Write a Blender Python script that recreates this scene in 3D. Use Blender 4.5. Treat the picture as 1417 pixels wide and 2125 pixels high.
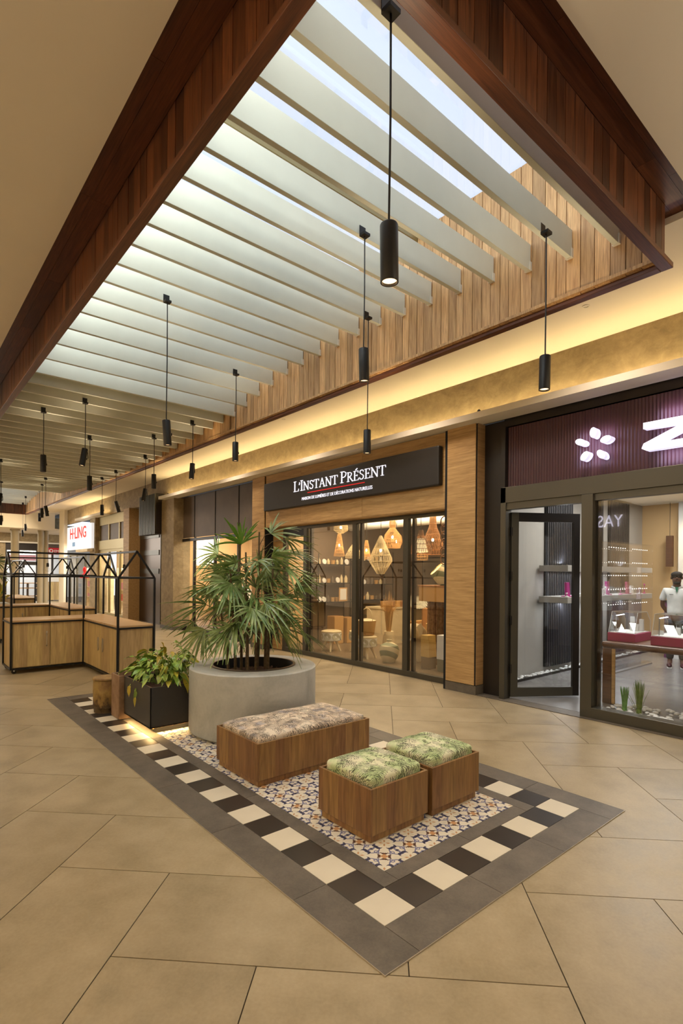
import bpy, bmesh, math, random
from mathutils import Vector, Matrix
for o in list(bpy.data.objects): bpy.data.objects.remove(o)
SC = bpy.context.scene
COL = SC.collection
R = random.Random(7)
PI = math.pi
# ------------------------------------------------------------------ camera, sky, area lights, exposure
cam = bpy.data.cameras.new('camera'); camo = bpy.data.objects.new('camera', cam); COL.objects.link(camo)
SC.camera = camo
yaw, pitch, roll = 0.7084, 0.0013, 0.0092
CAM = Vector((-1.808, -1.771, 1.681))
fw = Vector((math.sin(yaw)*math.cos(pitch), math.cos(yaw)*math.cos(pitch), math.sin(pitch)))
r0 = Vector((math.cos(yaw), -math.sin(yaw), 0)); u0 = r0.cross(fw)
rr = r0*math.cos(roll)+u0*math.sin(roll); uu = -r0*math.sin(roll)+u0*math.cos(roll)
camo.matrix_world = Matrix.Translation(CAM) @ Matrix((rr, uu, -fw)).transposed().to_4x4()
cam.sensor_fit = 'VERTICAL'; cam.sensor_height = 36; cam.lens = 1100.7/2125*36
cam.shift_y = (1187.5-1062.5)/2125; cam.clip_end = 300
SC.view_settings.view_transform = 'Standard'; SC.view_settings.look = 'None'
SC.view_settings.gamma = 1; SC.view_settings.exposure = -0.2; SC.view_settings.use_curve_mapping = False
SC.cycles.use_denoising = True
SC.cycles.max_bounces = 7; SC.cycles.diffuse_bounces = 4; SC.cycles.transparent_max_bounces = 12
SC.cycles.sample_clamp_indirect = 4
W = bpy.data.worlds.new('overcast_sky'); SC.world = W; W.use_nodes = True
W.node_tree.nodes['Background'].inputs[0].default_value = (0.84, 0.91, 1.0, 1)
W.node_tree.nodes['Background'].inputs[1].default_value = 2.0

def area(name, loc, sx, sy, power, color, rot=(0, 0, 0), spread=180):
    l = bpy.data.lights.new(name, 'AREA'); l.shape = 'RECTANGLE'; l.size = sx; l.size_y = sy
    l.energy = power; l.color = color; l.spread = math.radians(spread)
    o = bpy.data.objects.new(name, l); o.location = loc; o.rotation_euler = rot; COL.objects.link(o); return o
WARM = (1.0, 0.80, 0.54); AMB = (1.0, 0.77, 0.40); NEU = (1.0, 0.88, 0.70); COOL = (0.88, 0.92, 1.0)
# added fill lights at ceiling height, unseen behind and beside the viewer
for (x, y) in ((-2.6, -3.6), (1.2, -3.6), (-3.6, 1.5), (-3.6, 6.5), (-3.6, 12), (3.4, -3.8)):
    area('corridor_fill', (x, y, 4.40), 1.6, 1.6, 27, NEU)
# added upward fill, unseen behind and left of the viewer, to brighten the ceiling
for (x, y) in ((1.2, -3.4), (-4.2, -1.0), (3.4, -3.2)):
    area('corridor_up_fill', (x, y, 3.2), 1.2, .2, 52, NEU, rot=(PI, 0, 0))
area('corridor_side_fill', (-4.4, 4.0, 4.40), 2, 5, 60, (1, .93, .82))  # extra soft fill added over the left of the corridor, no fixture
# rows of warm downlight output along the strip of ceiling before the shops
for y in (0.7, 3.4, 6.2, 9, 12, 15, 18, 21, 24):
    area('shopfront_downlight_glow', (3.6, y, 4.43), 0.35, 0.35, 19, (1, .82, .66), spread=130)
# added fill lights for the skylight well and the far end
# extra lights hidden inside the skylight well, added to brighten the baffles
area('well_fill_front', (1.05, -.20, 5.25), 2.9, .25, 5, (.97, 1, .96), rot=(math.radians(62), 0, 0))
area('well_fill_left', (-.42, 3.0, 5.20), .25, 6.0, 104, (.93, 1, .99), rot=(0, math.radians(-62), 0))
area('well_fill_far', (1.05, 17.95, 5.25), 2.9, .25, 60, (.97, 1, .98), rot=(math.radians(62), 0, 0))
area('far_end_fill', (-1.0, 25.5, 3.2), 4, 2.5, 330, (1, .95, .86), rot=(math.radians(-70), 0, 0))  # soft fill added at the far end, no opening there

# ------------------------------------------------------------------ node helper
class V:
    def __init__(s, nt, sock): s.nt, s.s = nt, sock
    def m(s, op, b=None, c=None):
        n = s.nt.nodes.new('ShaderNodeMath'); n.operation = op
        for i, v in enumerate((s, b, c)):
            if v is None: continue
            if isinstance(v, V): s.nt.links.new(v.s, n.inputs[i])
            else: n.inputs[i].default_value = v
        return V(s.nt, n.outputs[0])
    def __add__(s, b): return s.m('ADD', b)
    def __sub__(s, b): return s.m('SUBTRACT', b)
    def __mul__(s, b): return s.m('MULTIPLY', b)
    def __truediv__(s, b): return s.m('DIVIDE', b)
    def lt(s, b): return s.m('LESS_THAN', b)
    def gt(s, b): return s.m('GREATER_THAN', b)
    def abs(s): return s.m('ABSOLUTE')
    def max(s, b): return s.m('MAXIMUM', b)
    def min(s, b): return s.m('MINIMUM', b)
def lin(c):
    return tuple((x/12.92 if x <= .04045 else ((x+.055)/1.055)**2.4) for x in (v/255 for v in c))
class Mt:
    def __init__(s, name, base=(128, 128, 128), rough=.5, metal=0, spec=.5):
        s.m = bpy.data.materials.new(name); s.m.use_nodes = True; s.nt = s.m.node_tree
        s.b = s.nt.nodes['Principled BSDF']
        s.b.inputs['Base Color'].default_value = (*lin(base), 1)
        s.b.inputs['Roughness'].default_value = rough; s.b.inputs['Metallic'].default_value = metal
        s.b.inputs['Specular IOR Level'].default_value = spec
        s.base = base; s._tc = None
    def n(s, t, **k):
        n = s.nt.nodes.new(t)
        for a, b in k.items(): setattr(n, a, b)
        return n
    def l(s, a, b): s.nt.links.new(a.s if isinstance(a, V) else a, b)
    def co(s, scale=(1, 1, 1), rand=False, src='Object', rot=(0, 0, 0)):
        if s._tc is None: s._tc = s.n('ShaderNodeTexCoord')
        mp = s.n('ShaderNodeMapping'); s.l(s._tc.outputs[src], mp.inputs[0]); mp.inputs['Scale'].default_value = scale
        mp.inputs['Rotation'].default_value = rot
        if rand:
            oi = s.n('ShaderNodeObjectInfo'); v = V(s.nt, oi.outputs['Random'])*37.0
            cb = s.n('ShaderNodeCombineXYZ'); s.l(v, cb.inputs[0]); s.l(v, cb.inputs[1]); s.l(v, cb.inputs[2])
            s.l(cb.outputs[0], mp.inputs['Location'])
        return mp.outputs[0]
    def noise(s, vec, scale=5, detail=4, rough=.55, dist=0):
        n = s.n('ShaderNodeTexNoise'); s.l(vec, n.inputs['Vector']); n.inputs['Scale'].default_value = scale
        n.inputs['Detail'].default_value = detail; n.inputs['Roughness'].default_value = rough
        n.inputs['Distortion'].default_value = dist
        return V(s.nt, n.outputs[0])
    def ramp(s, fac, stops):
        n = s.n('ShaderNodeValToRGB'); s.l(fac, n.inputs[0]); e = n.color_ramp.elements
        while len(e) < len(stops): e.new(.5)
        for i, (p, c) in enumerate(stops): e[i].position = p; e[i].color = (*lin(c), 1)
        return n.outputs[0]
    def mix(s, fac, a, b, mode='MIX'):
        n = s.n('ShaderNodeMix', data_type='RGBA', blend_type=mode)
        if isinstance(fac, (int, float)): n.inputs[0].default_value = fac
        else: s.l(fac, n.inputs[0])
        for i, v in ((6, a), (7, b)):
            if isinstance(v, tuple): n.inputs[i].default_value = (*lin(v), 1)
            else: s.l(v, n.inputs[i])
        return n.outputs[2]
    def rand(s): return V(s.nt, s.n('ShaderNodeObjectInfo').outputs['Random'])
    def color(s, sock): s.l(sock, s.b.inputs['Base Color']); return s
    def bump(s, h, strength=.3, dist=.01):
        n = s.n('ShaderNodeBump'); n.inputs['Strength'].default_value = strength; n.inputs['Distance'].default_value = dist
        s.l(h, n.inputs['Height']); s.l(n.outputs[0], s.b.inputs['Normal']); return s
    def emit(s, c, k): s.b.inputs['Emission Color'].default_value = (*c, 1); s.b.inputs['Emission Strength'].default_value = k; return s
def plain(name, c, rough=.5, metal=0, spec=.5, var=0, sc=4): 
    m = Mt(name, c, rough, metal, spec)
    if var:
        f = m.noise(m.co(), sc, 5)
        m.color(m.ramp(f, [(.3, tuple(max(0, v-var) for v in c)), (.7, tuple(min(255, v+var) for v in c))]))
    return m.m
def wood(name, dark, light, axis=2, scale=1.0, rough=.45, randv=.35, grain=.5, bump=.15, plank=0):
    m = Mt(name, light, rough); sc = [14*scale]*3; sc[axis] = 1.1*scale
    v = m.co(tuple(sc), rand=True); f = m.noise(v, 2.2, 6, .62, .6)
    sc2 = [60*scale]*3; sc2[axis] = 2.0*scale
    f2 = m.noise(m.co(tuple(sc2), rand=True), 2, 3, .6)
    c = m.ramp(f*(1-grain)+f2*grain, [(.33, dark), (.66, light)])
    h = m.n('ShaderNodeHueSaturation'); m.l(c, h.inputs['Color']); m.l(m.rand()*randv+(1-randv/2), h.inputs['Value'])
    if plank:
        tc = m.n('ShaderNodeTexCoord'); sp = m.n('ShaderNodeSeparateXYZ'); m.l(tc.outputs['Object'], sp.inputs[0])
        u = (V(m.nt, sp.outputs[0])+V(m.nt, sp.outputs[1]))/plank+m.rand()*9.0; wn = m.n('ShaderNodeTexWhiteNoise', noise_dimensions='1D'); m.l(u.m('FLOOR'), wn.inputs['W'])
        h2 = m.n('ShaderNodeHueSaturation'); m.l(h.outputs[0], h2.inputs['Color']); m.l(V(m.nt, wn.outputs[0])*.34+.83, h2.inputs['Value']); m.l(V(m.nt, wn.outputs[0])*.016+.492, h2.inputs['Hue']); h = h2
    m.color(h.outputs[0]); m.bump(f2, bump, .003); return m.m
def emis(name, c, k): 
    m = Mt(name, tuple(int(255*min(1, v)*.8) for v in c), .5); m.emit(c, k); return m.m
def glass(name, tint=(1, 1, 1), refl=.07, rough=0.0):
    m = bpy.data.materials.new(name); m.use_nodes = True; nt = m.node_tree; nt.nodes.remove(nt.nodes['Principled BSDF'])
    t = nt.nodes.new('ShaderNodeBsdfTransparent'); t.inputs[0].default_value = (*tint, 1)
    g = nt.nodes.new('ShaderNodeBsdfGlossy'); g.inputs['Roughness'].default_value = rough
    lw = nt.nodes.new('ShaderNodeLayerWeight'); lw.inputs[0].default_value = .35
    a = V(nt, lw.outputs['Fresnel'])*0.30+refl
    mx = nt.nodes.new('ShaderNodeMixShader'); nt.links.new(a.s, mx.inputs[0]); nt.links.new(t.outputs[0], mx.inputs[1]); nt.links.new(g.outputs[0], mx.inputs[2])
    nt.links.new(mx.outputs[0], nt.nodes['Material Output'].inputs[0]); return m
M = {}
# ------------------------------------------------------------------ materials
def mat_floor():
    m = Mt('floor_stone', (172, 150, 117), .42)
    f = m.noise(m.co((1, 1, 1), rand=True), 3.2, 8, .62); f2 = m.noise(m.co(), 60, 4, .6); f3 = m.noise(m.co(rand=True), .8, 3)
    c = m.ramp(f*.6+f2*.2+f3*.2, [(.36, (140, 126, 98)), (.5, (158, 143, 114)), (.66, (172, 157, 128))])
    h = m.n('ShaderNodeHueSaturation'); m.l(c, h.inputs['Color']); m.l(m.rand()*.09+.955, h.inputs['Value'])
    m.color(h.outputs[0]); m.bump(f2, .12, .002); m.l(f*.25+.28, m.b.inputs['Roughness']); return m.m
def mat_grey():
    m = Mt('border_stone', (92, 85, 77), .5)
    f = m.noise(m.co(rand=True), 5, 8, .6); f2 = m.noise(m.co(), 90, 3, .6)
    m.color(m.ramp(f*.7+f2*.3, [(.35, (80, 74, 66)), (.65, (108, 100, 89))])); m.bump(f2, .15, .002); return m.m
def mat_pattern():
    m = Mt('encaustic_tile', (214, 204, 182), .4); nt = m.nt
    tc = m.n('ShaderNodeTexCoord'); sp = m.n('ShaderNodeSeparateXYZ'); m.l(tc.outputs['Object'], sp.inputs[0])
    u = V(nt, sp.outputs[0])/.22; v = V(nt, sp.outputs[1])/.22
    A = ((u+v)*.7071).abs(); B = ((u-v)*.7071).abs(); a = A.max(B); b = A.min(B)      # folded on the diagonals
    U = u.abs(); Vv = v.abs(); p = U.max(Vv); q = U.min(Vv)                            # folded on the sides
    def circ(x, y, cx, cy): 
        dx = x-cx; dy = y-cy; return (dx*dx+dy*dy).m('SQRT')
    blue = (circ(p, q, .50, 0)-.215).abs().lt(.019)
    blue = blue.max(((circ(a, b, .30, .17)-.15).abs().lt(.015))*(b.gt(.10)))
    blue = blue.max((circ(p, q, .30, 0)).lt(.075)-(circ(p, q, .30, 0)).lt(.045))
    blue = blue.max((p-q*.3-.44).abs().lt(.012)*q.gt(.12)*q.lt(.34))
    navy = circ(a, b, .475, .155).lt(.100)*circ(a, b, .505, .12).gt(.066)
    navy = navy.max(circ(a, b, .405, .175).lt(.040))
    navy = navy.max(circ(p, q, .5, 0).lt(.04))
    brown = circ(p, q, .125, .075).lt(.042)
    brown = brown.max((p-.15).abs().lt(.06)*(q-.06).abs().lt(.016))
    orange = (a.m('POWER', .55)+b.m('POWER', .55)).lt(.42)
    orange = orange.max(((a-.60).abs()/.075+b/.034).lt(1))
    n = m.noise(m.co(rand=True), 9, 3)
    c = m.ramp(n, [(.3, (214, 204, 182)), (.7, (230, 222, 202))])
    c = m.mix(blue*.9, c, (84, 92, 142)); c = m.mix(navy*.95, c, (44, 46, 74)); c = m.mix(orange*.85, c, (182, 122, 56)); c = m.mix(brown*.95, c, (72, 36, 26))
    m.color(c); return m.m
def mat_fabric(name, cream, tints, dark):
    m = Mt(name, cream, .9, spec=.2); co = m.co()
    n1 = m.noise(co, 7, 3, .6); n2 = m.noise(m.co(rot=(0, 0, 1)), 9, 3, .6)
    c = m.ramp(n1, [(.40, cream), (.54, tints[0]), (.68, tints[1])])
    outc = c
    for k, (rot, th) in enumerate((((.1, .2, .7), .56), ((.3, -.1, -.9), .57), ((0, .3, 2.2), .58))):
        w = m.n('ShaderNodeTexWave', wave_type='RINGS' if k != 1 else 'BANDS'); m.l(m.co(rot=rot), w.inputs['Vector'])
        w.inputs['Scale'].default_value = 24+5*k; w.inputs['Distortion'].default_value = 9; w.inputs['Detail'].default_value = 2.5; w.inputs['Detail Scale'].default_value = 1.1
        mask = m.noise(m.co((1, 1, 1), rot=(0, 0, k*1.3)), 9+k, 2, .5).gt(th-.055)
        line = V(m.nt, w.outputs[1]).gt(.66)
        outc = m.mix(line*mask*.72, outc, dark)
    m.color(outc); m.bump(m.noise(m.co(), 300, 2), .15, .001); return m.m
def mat_stucco():
    m = Mt('stucco', (150, 130, 92), .75)
    f = m.noise(m.co((1, 1, 1.6)), 2.6, 9, .65, .8); g = m.noise(m.co(), 9, 8, .7, .5)
    m.color(m.ramp(f*.6+g*.4, [(.34, (122, 106, 78)), (.5, (148, 130, 97)), (.66, (172, 153, 117))])); m.bump(g, .4, .01); return m.m
def mat_concrete():
    m = Mt('polished_concrete', (152, 150, 140), .55)
    f = m.noise(m.co(), 3, 9, .62, .6); g = m.noise(m.co(), 40, 3, .6)
    m.color(m.ramp(f*.8+g*.2, [(.3, (158, 160, 156)), (.5, (180, 181, 176)), (.72, (198, 198, 192))])); m.bump(g, .08, .002); return m.m
def mat_stump():
    m = Mt('stained_stump', (150, 120, 60), .7)
    sp = m.n('ShaderNodeSeparateXYZ'); tc = m.n('ShaderNodeTexCoord'); m.l(tc.outputs['Object'], sp.inputs[0])
    z = V(m.nt, sp.outputs[2]); f = m.noise(m.co((1, 1, .7)), 9, 6, .65)
    t = z*2.2+(f-.5)*1.5
    m.color(m.ramp(t, [(.02, (96, 78, 50)), (.16, (62, 44, 22)), (.34, (128, 100, 50)), (.6, (158, 130, 72)), (.95, (128, 98, 60))])); m.bump(f, .4, .01); return m.m
def mat_cane(name, c1, c2, s=60, al=.0):
    m = Mt(name, c1, .7); nt = m.nt
    w = m.n('ShaderNodeTexWave', wave_type='BANDS', bands_direction='Z'); m.l(m.co(), w.inputs['Vector']); w.inputs['Scale'].default_value = s; w.inputs['Distortion'].default_value = 1.5
    f = m.noise(m.co((8, 8, 1)), 12, 3)
    m.color(m.ramp(V(nt, w.outputs[1])*.6+f*.4, [(.25, c1), (.75, c2)])); return m
M['floor'] = mat_floor(); M['grout'] = plain('grout', (58, 47, 34), .9)
M['grey'] = mat_grey(); M['pattern'] = mat_pattern()
M['white_tile'] = plain('white_tile', (218, 208, 186), .35, var=4); M['black_tile'] = plain('black_tile', (50, 44, 40), .32, var=4)
M['brass'] = plain('metal_trim', (186, 176, 158), .4, .6)
M['plaster'] = plain('ceiling_plaster', (232, 220, 200), .85, var=3, sc=.7)
M['plaster2'] = plain('white_paint', (226, 218, 200), .8)
M['baffle'] = plain('baffle_paint', (216, 217, 202), .6, var=5, sc=2)
M['fascia'] = wood('dark_hardwood', (50, 26, 15), (114, 68, 40), 2, 1, .38, .9)
M['fascia_x'] = wood('dark_hardwood_x', (66, 32, 18), (112, 64, 36), 0, 1, .4, .4)
M['fascia_y'] = wood('dark_hardwood_y', (66, 32, 18), (112, 64, 36), 1, 1, .4, .4)
M['lining'] = wood('light_hardwood', (156, 112, 68), (226, 184, 128), 2, 1, .5, .5)
M['cladding'] = wood('rough_cladding', (150, 116, 68), (200, 164, 110), 1, .8, .6, .08, .5, .5)
M['cladding_v'] = wood('rough_cladding_side', (146, 112, 72), (192, 156, 108), 0, .8, .6, .08, .5, .5)
M['teak'] = wood('teak', (98, 68, 37), (156, 117, 70), 2, 1.0, .42, .12, .35, plank=.082)
M['oak'] = wood('oak_laminate', (150, 126, 82), (200, 174, 122), 2, .9, .5, .10, .4, plank=.11)
M['oak_top'] = wood('oak_top', (166, 132, 88), (208, 172, 124), 0, .7, .45, .08, .4)
M['stucco'] = mat_stucco(); M['concrete'] = mat_concrete(); M['stump'] = mat_stump()
M['black'] = plain('black_metal', (24, 22, 21), .42, .3); M['black_matt'] = plain('black_matt', (16, 15, 14), .8)
M['planter'] = plain('charcoal_planter', (58, 56, 54), .4, .2, var=3)
M['rust'] = plain('rusty_board', (134, 106, 80), .75, var=18, sc=9)
M['bronze'] = plain('bronze_frame', (84, 81, 72), .38, .55); M['bronze_dark'] = plain('dark_frame', (40, 34, 29), .45, .3)
M['brown'] = plain('brown_shutter', (92, 78, 64), .55, var=5, sc=3)
M['sign_black'] = plain('sign_black', (36, 33, 31), .55); M['letters'] = emis('lit_letters', (.92, .92, 1), 1.1)
M['sign_white'] = emis('sign_white', (1, 1, 1), .75); M['red'] = emis('red_line', (.8, .02, .02), .7); M['zlet'] = emis('white_led', (.93, .93, 1), 2.6)
M['reflected_led'] = emis('reflected_led', (1, .97, .92), 3); M['zside'] = emis('white_led_side', (.82, .78, 1), 1.1)
M['soil'] = plain('bark_mulch', (72, 46, 32), .95, var=24, sc=60)
M['gold'] = plain('gold_frame', (158, 142, 98), .4, .5); M['panel_grey'] = plain('grey_wall', (172, 168, 160), .7)
M['steel'] = plain('dark_steel', (84, 70, 58), .35, .6); M['silver'] = plain('silver', (200, 198, 192), .3, .9)
M['glass'] = glass('shop_glass', (.98, .98, .97), .025); M['acrylic'] = glass('acrylic', (.98, .99, 1), .05)
M['lens'] = emis('lamp_lens', (1, .74, .42), 2.6); M['bulb'] = emis('filament_bulb', (1, .66, .3), 14)
M['led'] = emis('cove_led', (1, .62, .26), 3)
M['fab_pink'] = mat_fabric('palm_print_natural', (226, 212, 190), ((214, 194, 170), (170, 164, 164)), (72, 66, 62))
M['fab_green'] = mat_fabric('palm_print_green', (222, 218, 188), ((196, 208, 160), (158, 178, 122)), (64, 66, 52))
M['white'] = plain('white_lacquer', (225, 225, 222), .4); M['cream'] = plain('cream', (214, 196, 160), .7, var=6, sc=8)
M['magenta'] = plain('magenta_lacquer', (158, 52, 96), .4); M['purple'] = plain('purple_cabinet', (96, 38, 82), .5)
M['walnut'] = wood('walnut', (62, 38, 24), (100, 66, 42), 1, 1, .4, .1)
# ------------------------------------------------------------------ mesh helpers
class MB:
    def __init__(s): s.v = []; s.f = []
    def add(s, vs, fs):
        o = len(s.v); s.v += [tuple(p) for p in vs]; s.f += [tuple(i+o for i in f) for f in fs]; return s
    def box(s, x0, x1, y0, y1, z0, z1):
        return s.add([(x, y, z) for z in (z0, z1) for (x, y) in ((x0, y0), (x1, y0), (x1, y1), (x0, y1))],
                     [(0, 3, 2, 1), (4, 5, 6, 7), (0, 1, 5, 4), (1, 2, 6, 5), (2, 3, 7, 6), (3, 0, 4, 7)])
    def prism(s, poly, d0, d1, f):
        """poly in 2-D, extruded from d0 to d1; f(u, v, d) gives the point"""
        n = len(poly)
        s.add([f(u, v, d) for d in (d0, d1) for (u, v) in poly],
              [tuple(range(n))[::-1], tuple(range(n, 2*n))]+[(i, (i+1) % n, n+(i+1) % n, n+i) for i in range(n)]); return s
    def lathe(s, prof, c=(0, 0, 0), n=24, close=False):
        k = len(prof); vs = []; fs = []
        for i in range(n):
            a = 2*PI*i/n
            for (r, z) in prof: vs.append((c[0]+r*math.cos(a), c[1]+r*math.sin(a), c[2]+z))
        for i in range(n):
            j = (i+1) % n
            for q in range(k-1): fs.append((i*k+q, j*k+q, j*k+q+1, i*k+q+1))
        return s.add(vs, fs)
    def tube(s, pts, r, n=8, cap=True):
        pts = [Vector(p) for p in pts]; rs = r if isinstance(r, (list, tuple)) else [r]*len(pts); vs = []; fs = []
        for i, p in enumerate(pts):
            t = (pts[min(i+1, len(pts)-1)]-pts[max(i-1, 0)]).normalized()
            a = t.orthogonal().normalized() if i == 0 else (a-t*a.dot(t)).normalized()
            b = t.cross(a)
            for k in range(n):
                w = 2*PI*k/n; vs.append(p+(a*math.cos(w)+b*math.sin(w))*rs[i])
        for i in range(len(pts)-1):
            for k in range(n):
                j = (k+1) % n; fs.append((i*n+k, i*n+j, (i+1)*n+j, (i+1)*n+k))
        if cap: fs += [tuple(range(n))[::-1], tuple(range((len(pts)-1)*n, len(pts)*n))]
        return s.add(vs, fs)
    def bar(s, p, q, w, h=None):
        h = h or w; p = Vector(p); q = Vector(q); t = (q-p).normalized()
        a = Vector((0, 0, 1)).cross(t)
        a = Vector((1, 0, 0)) if a.length < 1e-4 else a.normalized()
        b = t.cross(a); vs = [e+a*(i*w/2)+b*(j*h/2) for e in (p, q) for (i, j) in ((-1, -1), (1, -1), (1, 1), (-1, 1))]
        return s.add(vs, [(0, 3, 2, 1), (4, 5, 6, 7), (0, 1, 5, 4), (1, 2, 6, 5), (2, 3, 7, 6), (3, 0, 4, 7)])
    def ball(s, c, r, n=12, m=8):
        rx, ry, rz = r if isinstance(r, tuple) else (r, r, r)
        vs = [(c[0], c[1], c[2]-rz)]; fs = []
        for i in range(1, m):
            t = PI*i/m
            for k in range(n):
                w = 2*PI*k/n; vs.append((c[0]+rx*math.sin(t)*math.cos(w), c[1]+ry*math.sin(t)*math.sin(w), c[2]-rz*math.cos(t)))
        vs.append((c[0], c[1], c[2]+rz)); L = len(vs)-1
        for k in range(n):
            j = (k+1) % n; fs.append((0, 1+j, 1+k)); fs.append((L, 1+(m-2)*n+k, 1+(m-2)*n+j))
            for i in range(m-2): fs.append((1+i*n+k, 1+i*n+j, 1+(i+1)*n+j, 1+(i+1)*n+k))
        return s.add(vs, fs)
def wloc(o):
    p = Vector((0, 0, 0))
    while o is not None: p += o.location; o = o.parent
    return p
def build(name, mb, m, parent=None, origin=None, smooth=False, bevel=0, local=False, seg=2):
    """world-space mesh data -> ONE object, its origin at `origin` (world)"""
    me = bpy.data.meshes.new(name)
    base = wloc(parent) if parent else Vector((0, 0, 0))
    org = base if origin is None else Vector(origin)
    me.from_pydata([(x-org.x, y-org.y, z-org.z) for (x, y, z) in mb.v], [], mb.f)
    me.materials.append(M[m] if isinstance(m, str) else m)
    if smooth:
        me.polygons.foreach_set('use_smooth', [True]*len(me.polygons))
        try: me.set_sharp_from_angle(angle=math.radians(38))
        except Exception: pass
    o = bpy.data.objects.new(name, me); COL.objects.link(o)
    o.location = org-base
    if parent: o.parent = parent
    if bevel:
        b = o.modifiers.new('bevel', 'BEVEL'); b.width = bevel; b.segments = seg; b.limit_method = 'ANGLE'
    return o
def part(name, me_obj, loc, parent, rot=None, m=None):
    """copy of a part that shares its mesh"""
    o = me_obj.copy(); COL.objects.link(o); o.parent = parent; o.location = Vector(loc)-wloc(parent)
    if rot is not None: o.rotation_euler = rot
    o.name = name; return o
def thing(name, label, cat, loc=(0, 0, 0), group=None, rot=0):
    o = bpy.data.objects.new(name, None); COL.objects.link(o); o.location = loc; o.rotation_euler = (0, 0, rot)
    o.empty_display_size = .1; o['label'] = label; o['category'] = cat
    if group: o['group'] = group
    return o
def tag(o, label, cat, group=None):
    o['label'] = label; o['category'] = cat
    if group: o['group'] = group
    return o
def struct(o): o['kind'] = 'structure'; return o
def copy_tree(o, loc=None, parent=None, label=None):
    c = o.copy(); COL.objects.link(c)
    if parent: c.parent = parent
    if loc is not None: c.location = loc
    if label: c['label'] = label
    for ch in list(o.children): copy_tree(ch, None, c)
    return c
def box(name, m, x0, x1, y0, y1, z0, z1, parent=None, bevel=0, origin=None):
    return build(name, MB().box(x0, x1, y0, y1, z0, z1), m, parent, origin, bevel=bevel)
# ================================================================== STRUCTURE
# ---- floor: herringbone of large stone tiles laid at 45 degrees to the shopfronts
floor = struct(box('floor', 'grout', -9, 12, -9, 36, -.12, -.004))
S2 = math.sqrt(2); CU = .915/S2                                     # short side of a tile
def fl(i, j): # cell corner -> world x, y
    s = -.423+.915*j; d = -1.688+.915*i; return ((s+d)/2, (s-d)/2)
g = .0028
def tile_mesh(L, Wd):
    mb = MB(); mb.box(-L/2+g, L/2-g, -Wd/2+g, Wd/2-g, -.012, 0); return mb
proto = None; tiles = []
for j in range(-16, 46):
    for i in range(-60, 40):
        k = (i+j) % 4
        if k == 0: c0, c1, a = fl(i, j), fl(i+2, j+1), -PI/4          # long side along (1,-1)
        elif k == 3: c0, c1, a = fl(i, j-1), fl(i+1, j+1), PI/4
        else: continue
        cx, cy = (c0[0]+c1[0])/2, (c0[1]+c1[1])/2
        if not (-6.6 < cx < 5.3 and -2.9 < cy < 31): continue
        if .6 < cx < 1.4 and .6 < cy < 5.1: continue
        tiles.append(((Vector((cx, cy, 0))-CAM).length, cx, cy, a))
tiles.sort()
proto = build('floor_tile', tile_mesh(2*CU, CU), 'floor', floor, origin=(0, 0, 0))
for n, (d, cx, cy, a) in enumerate(tiles[:300]):
    o = proto if n == 0 else part('floor_tile', proto, (0, 0, 0), floor)
    o.location = Vector((cx, cy, 0)); o.rotation_euler = (0, 0, a)
mb = MB()
for (d, cx, cy, a) in tiles[300:]:
    c, s = math.cos(a), math.sin(a); L, Wd = CU-g, CU/2-g
    q = [(cx+u*c-v*s, cy+u*s+v*c) for (u, v) in ((-L, -Wd), (L, -Wd), (L, Wd), (-L, Wd))]
    mb.add([(x, y, z) for z in (-.012, 0) for (x, y) in q], [(4, 5, 6, 7), (0, 1, 5, 4), (1, 2, 6, 5), (2, 3, 7, 6), (3, 0, 4, 7)])
o = build('floor_tile', mb, 'floor', floor); o['kind'] = 'stuff'
# ---- inlaid tile panel with checkered ring
T = .22; NX, NY = 9, 26; Z0, Z1 = -.002, .006
gg = .0015
box('panel_bed', 'grout', -.220, 2.20, -.220, NY*T+.220, -.003, .002, floor)
e = .0022
mb = MB(); X1, Y1 = NX*T+.22, NY*T+.22
mb.box(-.22-e, X1+e, -.22-e, -.22, -.002, .0068).box(-.22-e, X1+e, Y1, Y1+e, -.002, .0068).box(-.22-e, -.22, -.22, Y1, -.002, .0068).box(X1, X1+e, -.22, Y1, -.002, .0068)
build('panel_trim', mb, 'brass', floor)
P_ = {c: build('checker_tile', MB().box(-T/2+gg, T/2-gg, -T/2+gg, T/2-gg, 0, Z1), m, floor, origin=(0, 0, 0), bevel=.001, seg=1) for c, m in ((0, 'white_tile'), (1, 'black_tile'))}
first = {0: True, 1: True}
for i in range(NX):
    for j in range(NY):
        if 0 < i < NX-1 and 0 < j < NY-1: continue
        c = (i+j) % 2; o = P_[c] if first[c] else part('checker_tile', P_[c], (0, 0, 0), floor)
        first[c] = False; o.location = ((i+.5)*T, (j+.5)*T, 0)
def rng(a, b, n): return [(a+(b-a)*k/n, a+(b-a)*(k+1)/n) for k in range(n)]
def gt(x0, x1, y0, y1): box('border_tile', 'grey', x0+gg, x1-gg, y0+gg, y1-gg, 0, Z1, floor, origin=((x0+x1)/2, (y0+y1)/2, 0))
ys = [-.22+.0, .44, 1.34, 2.24, 3.14, 4.04, 4.94, 5.94]
for a, b in zip(ys, ys[1:]): gt(-.22, 0, a, b); gt(NX*T, X1, a, b)
xs = [0, .66, 1.32, 1.98]
for a, b in zip(xs, xs[1:]): gt(a, b, -.22, 0); gt(a, b, NY*T, Y1)
ix0, ix1, iy0, iy1 = T, (NX-1)*T, T, (NY-1)*T
ys = [iy0, .66+.11, 1.67, 2.57, 3.47, 4.37, iy1]
for a, b in zip(ys, ys[1:]): gt(ix0, ix0+.11, a, b); gt(ix1-.11, ix1, a, b)
for a, b in rng(ix0+.11, ix1-.11, 2): gt(a, b, iy0, iy0+.11); gt(a, b, iy1-.11, iy1)
px0, py0 = ix0+.11, iy0+.11
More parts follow.
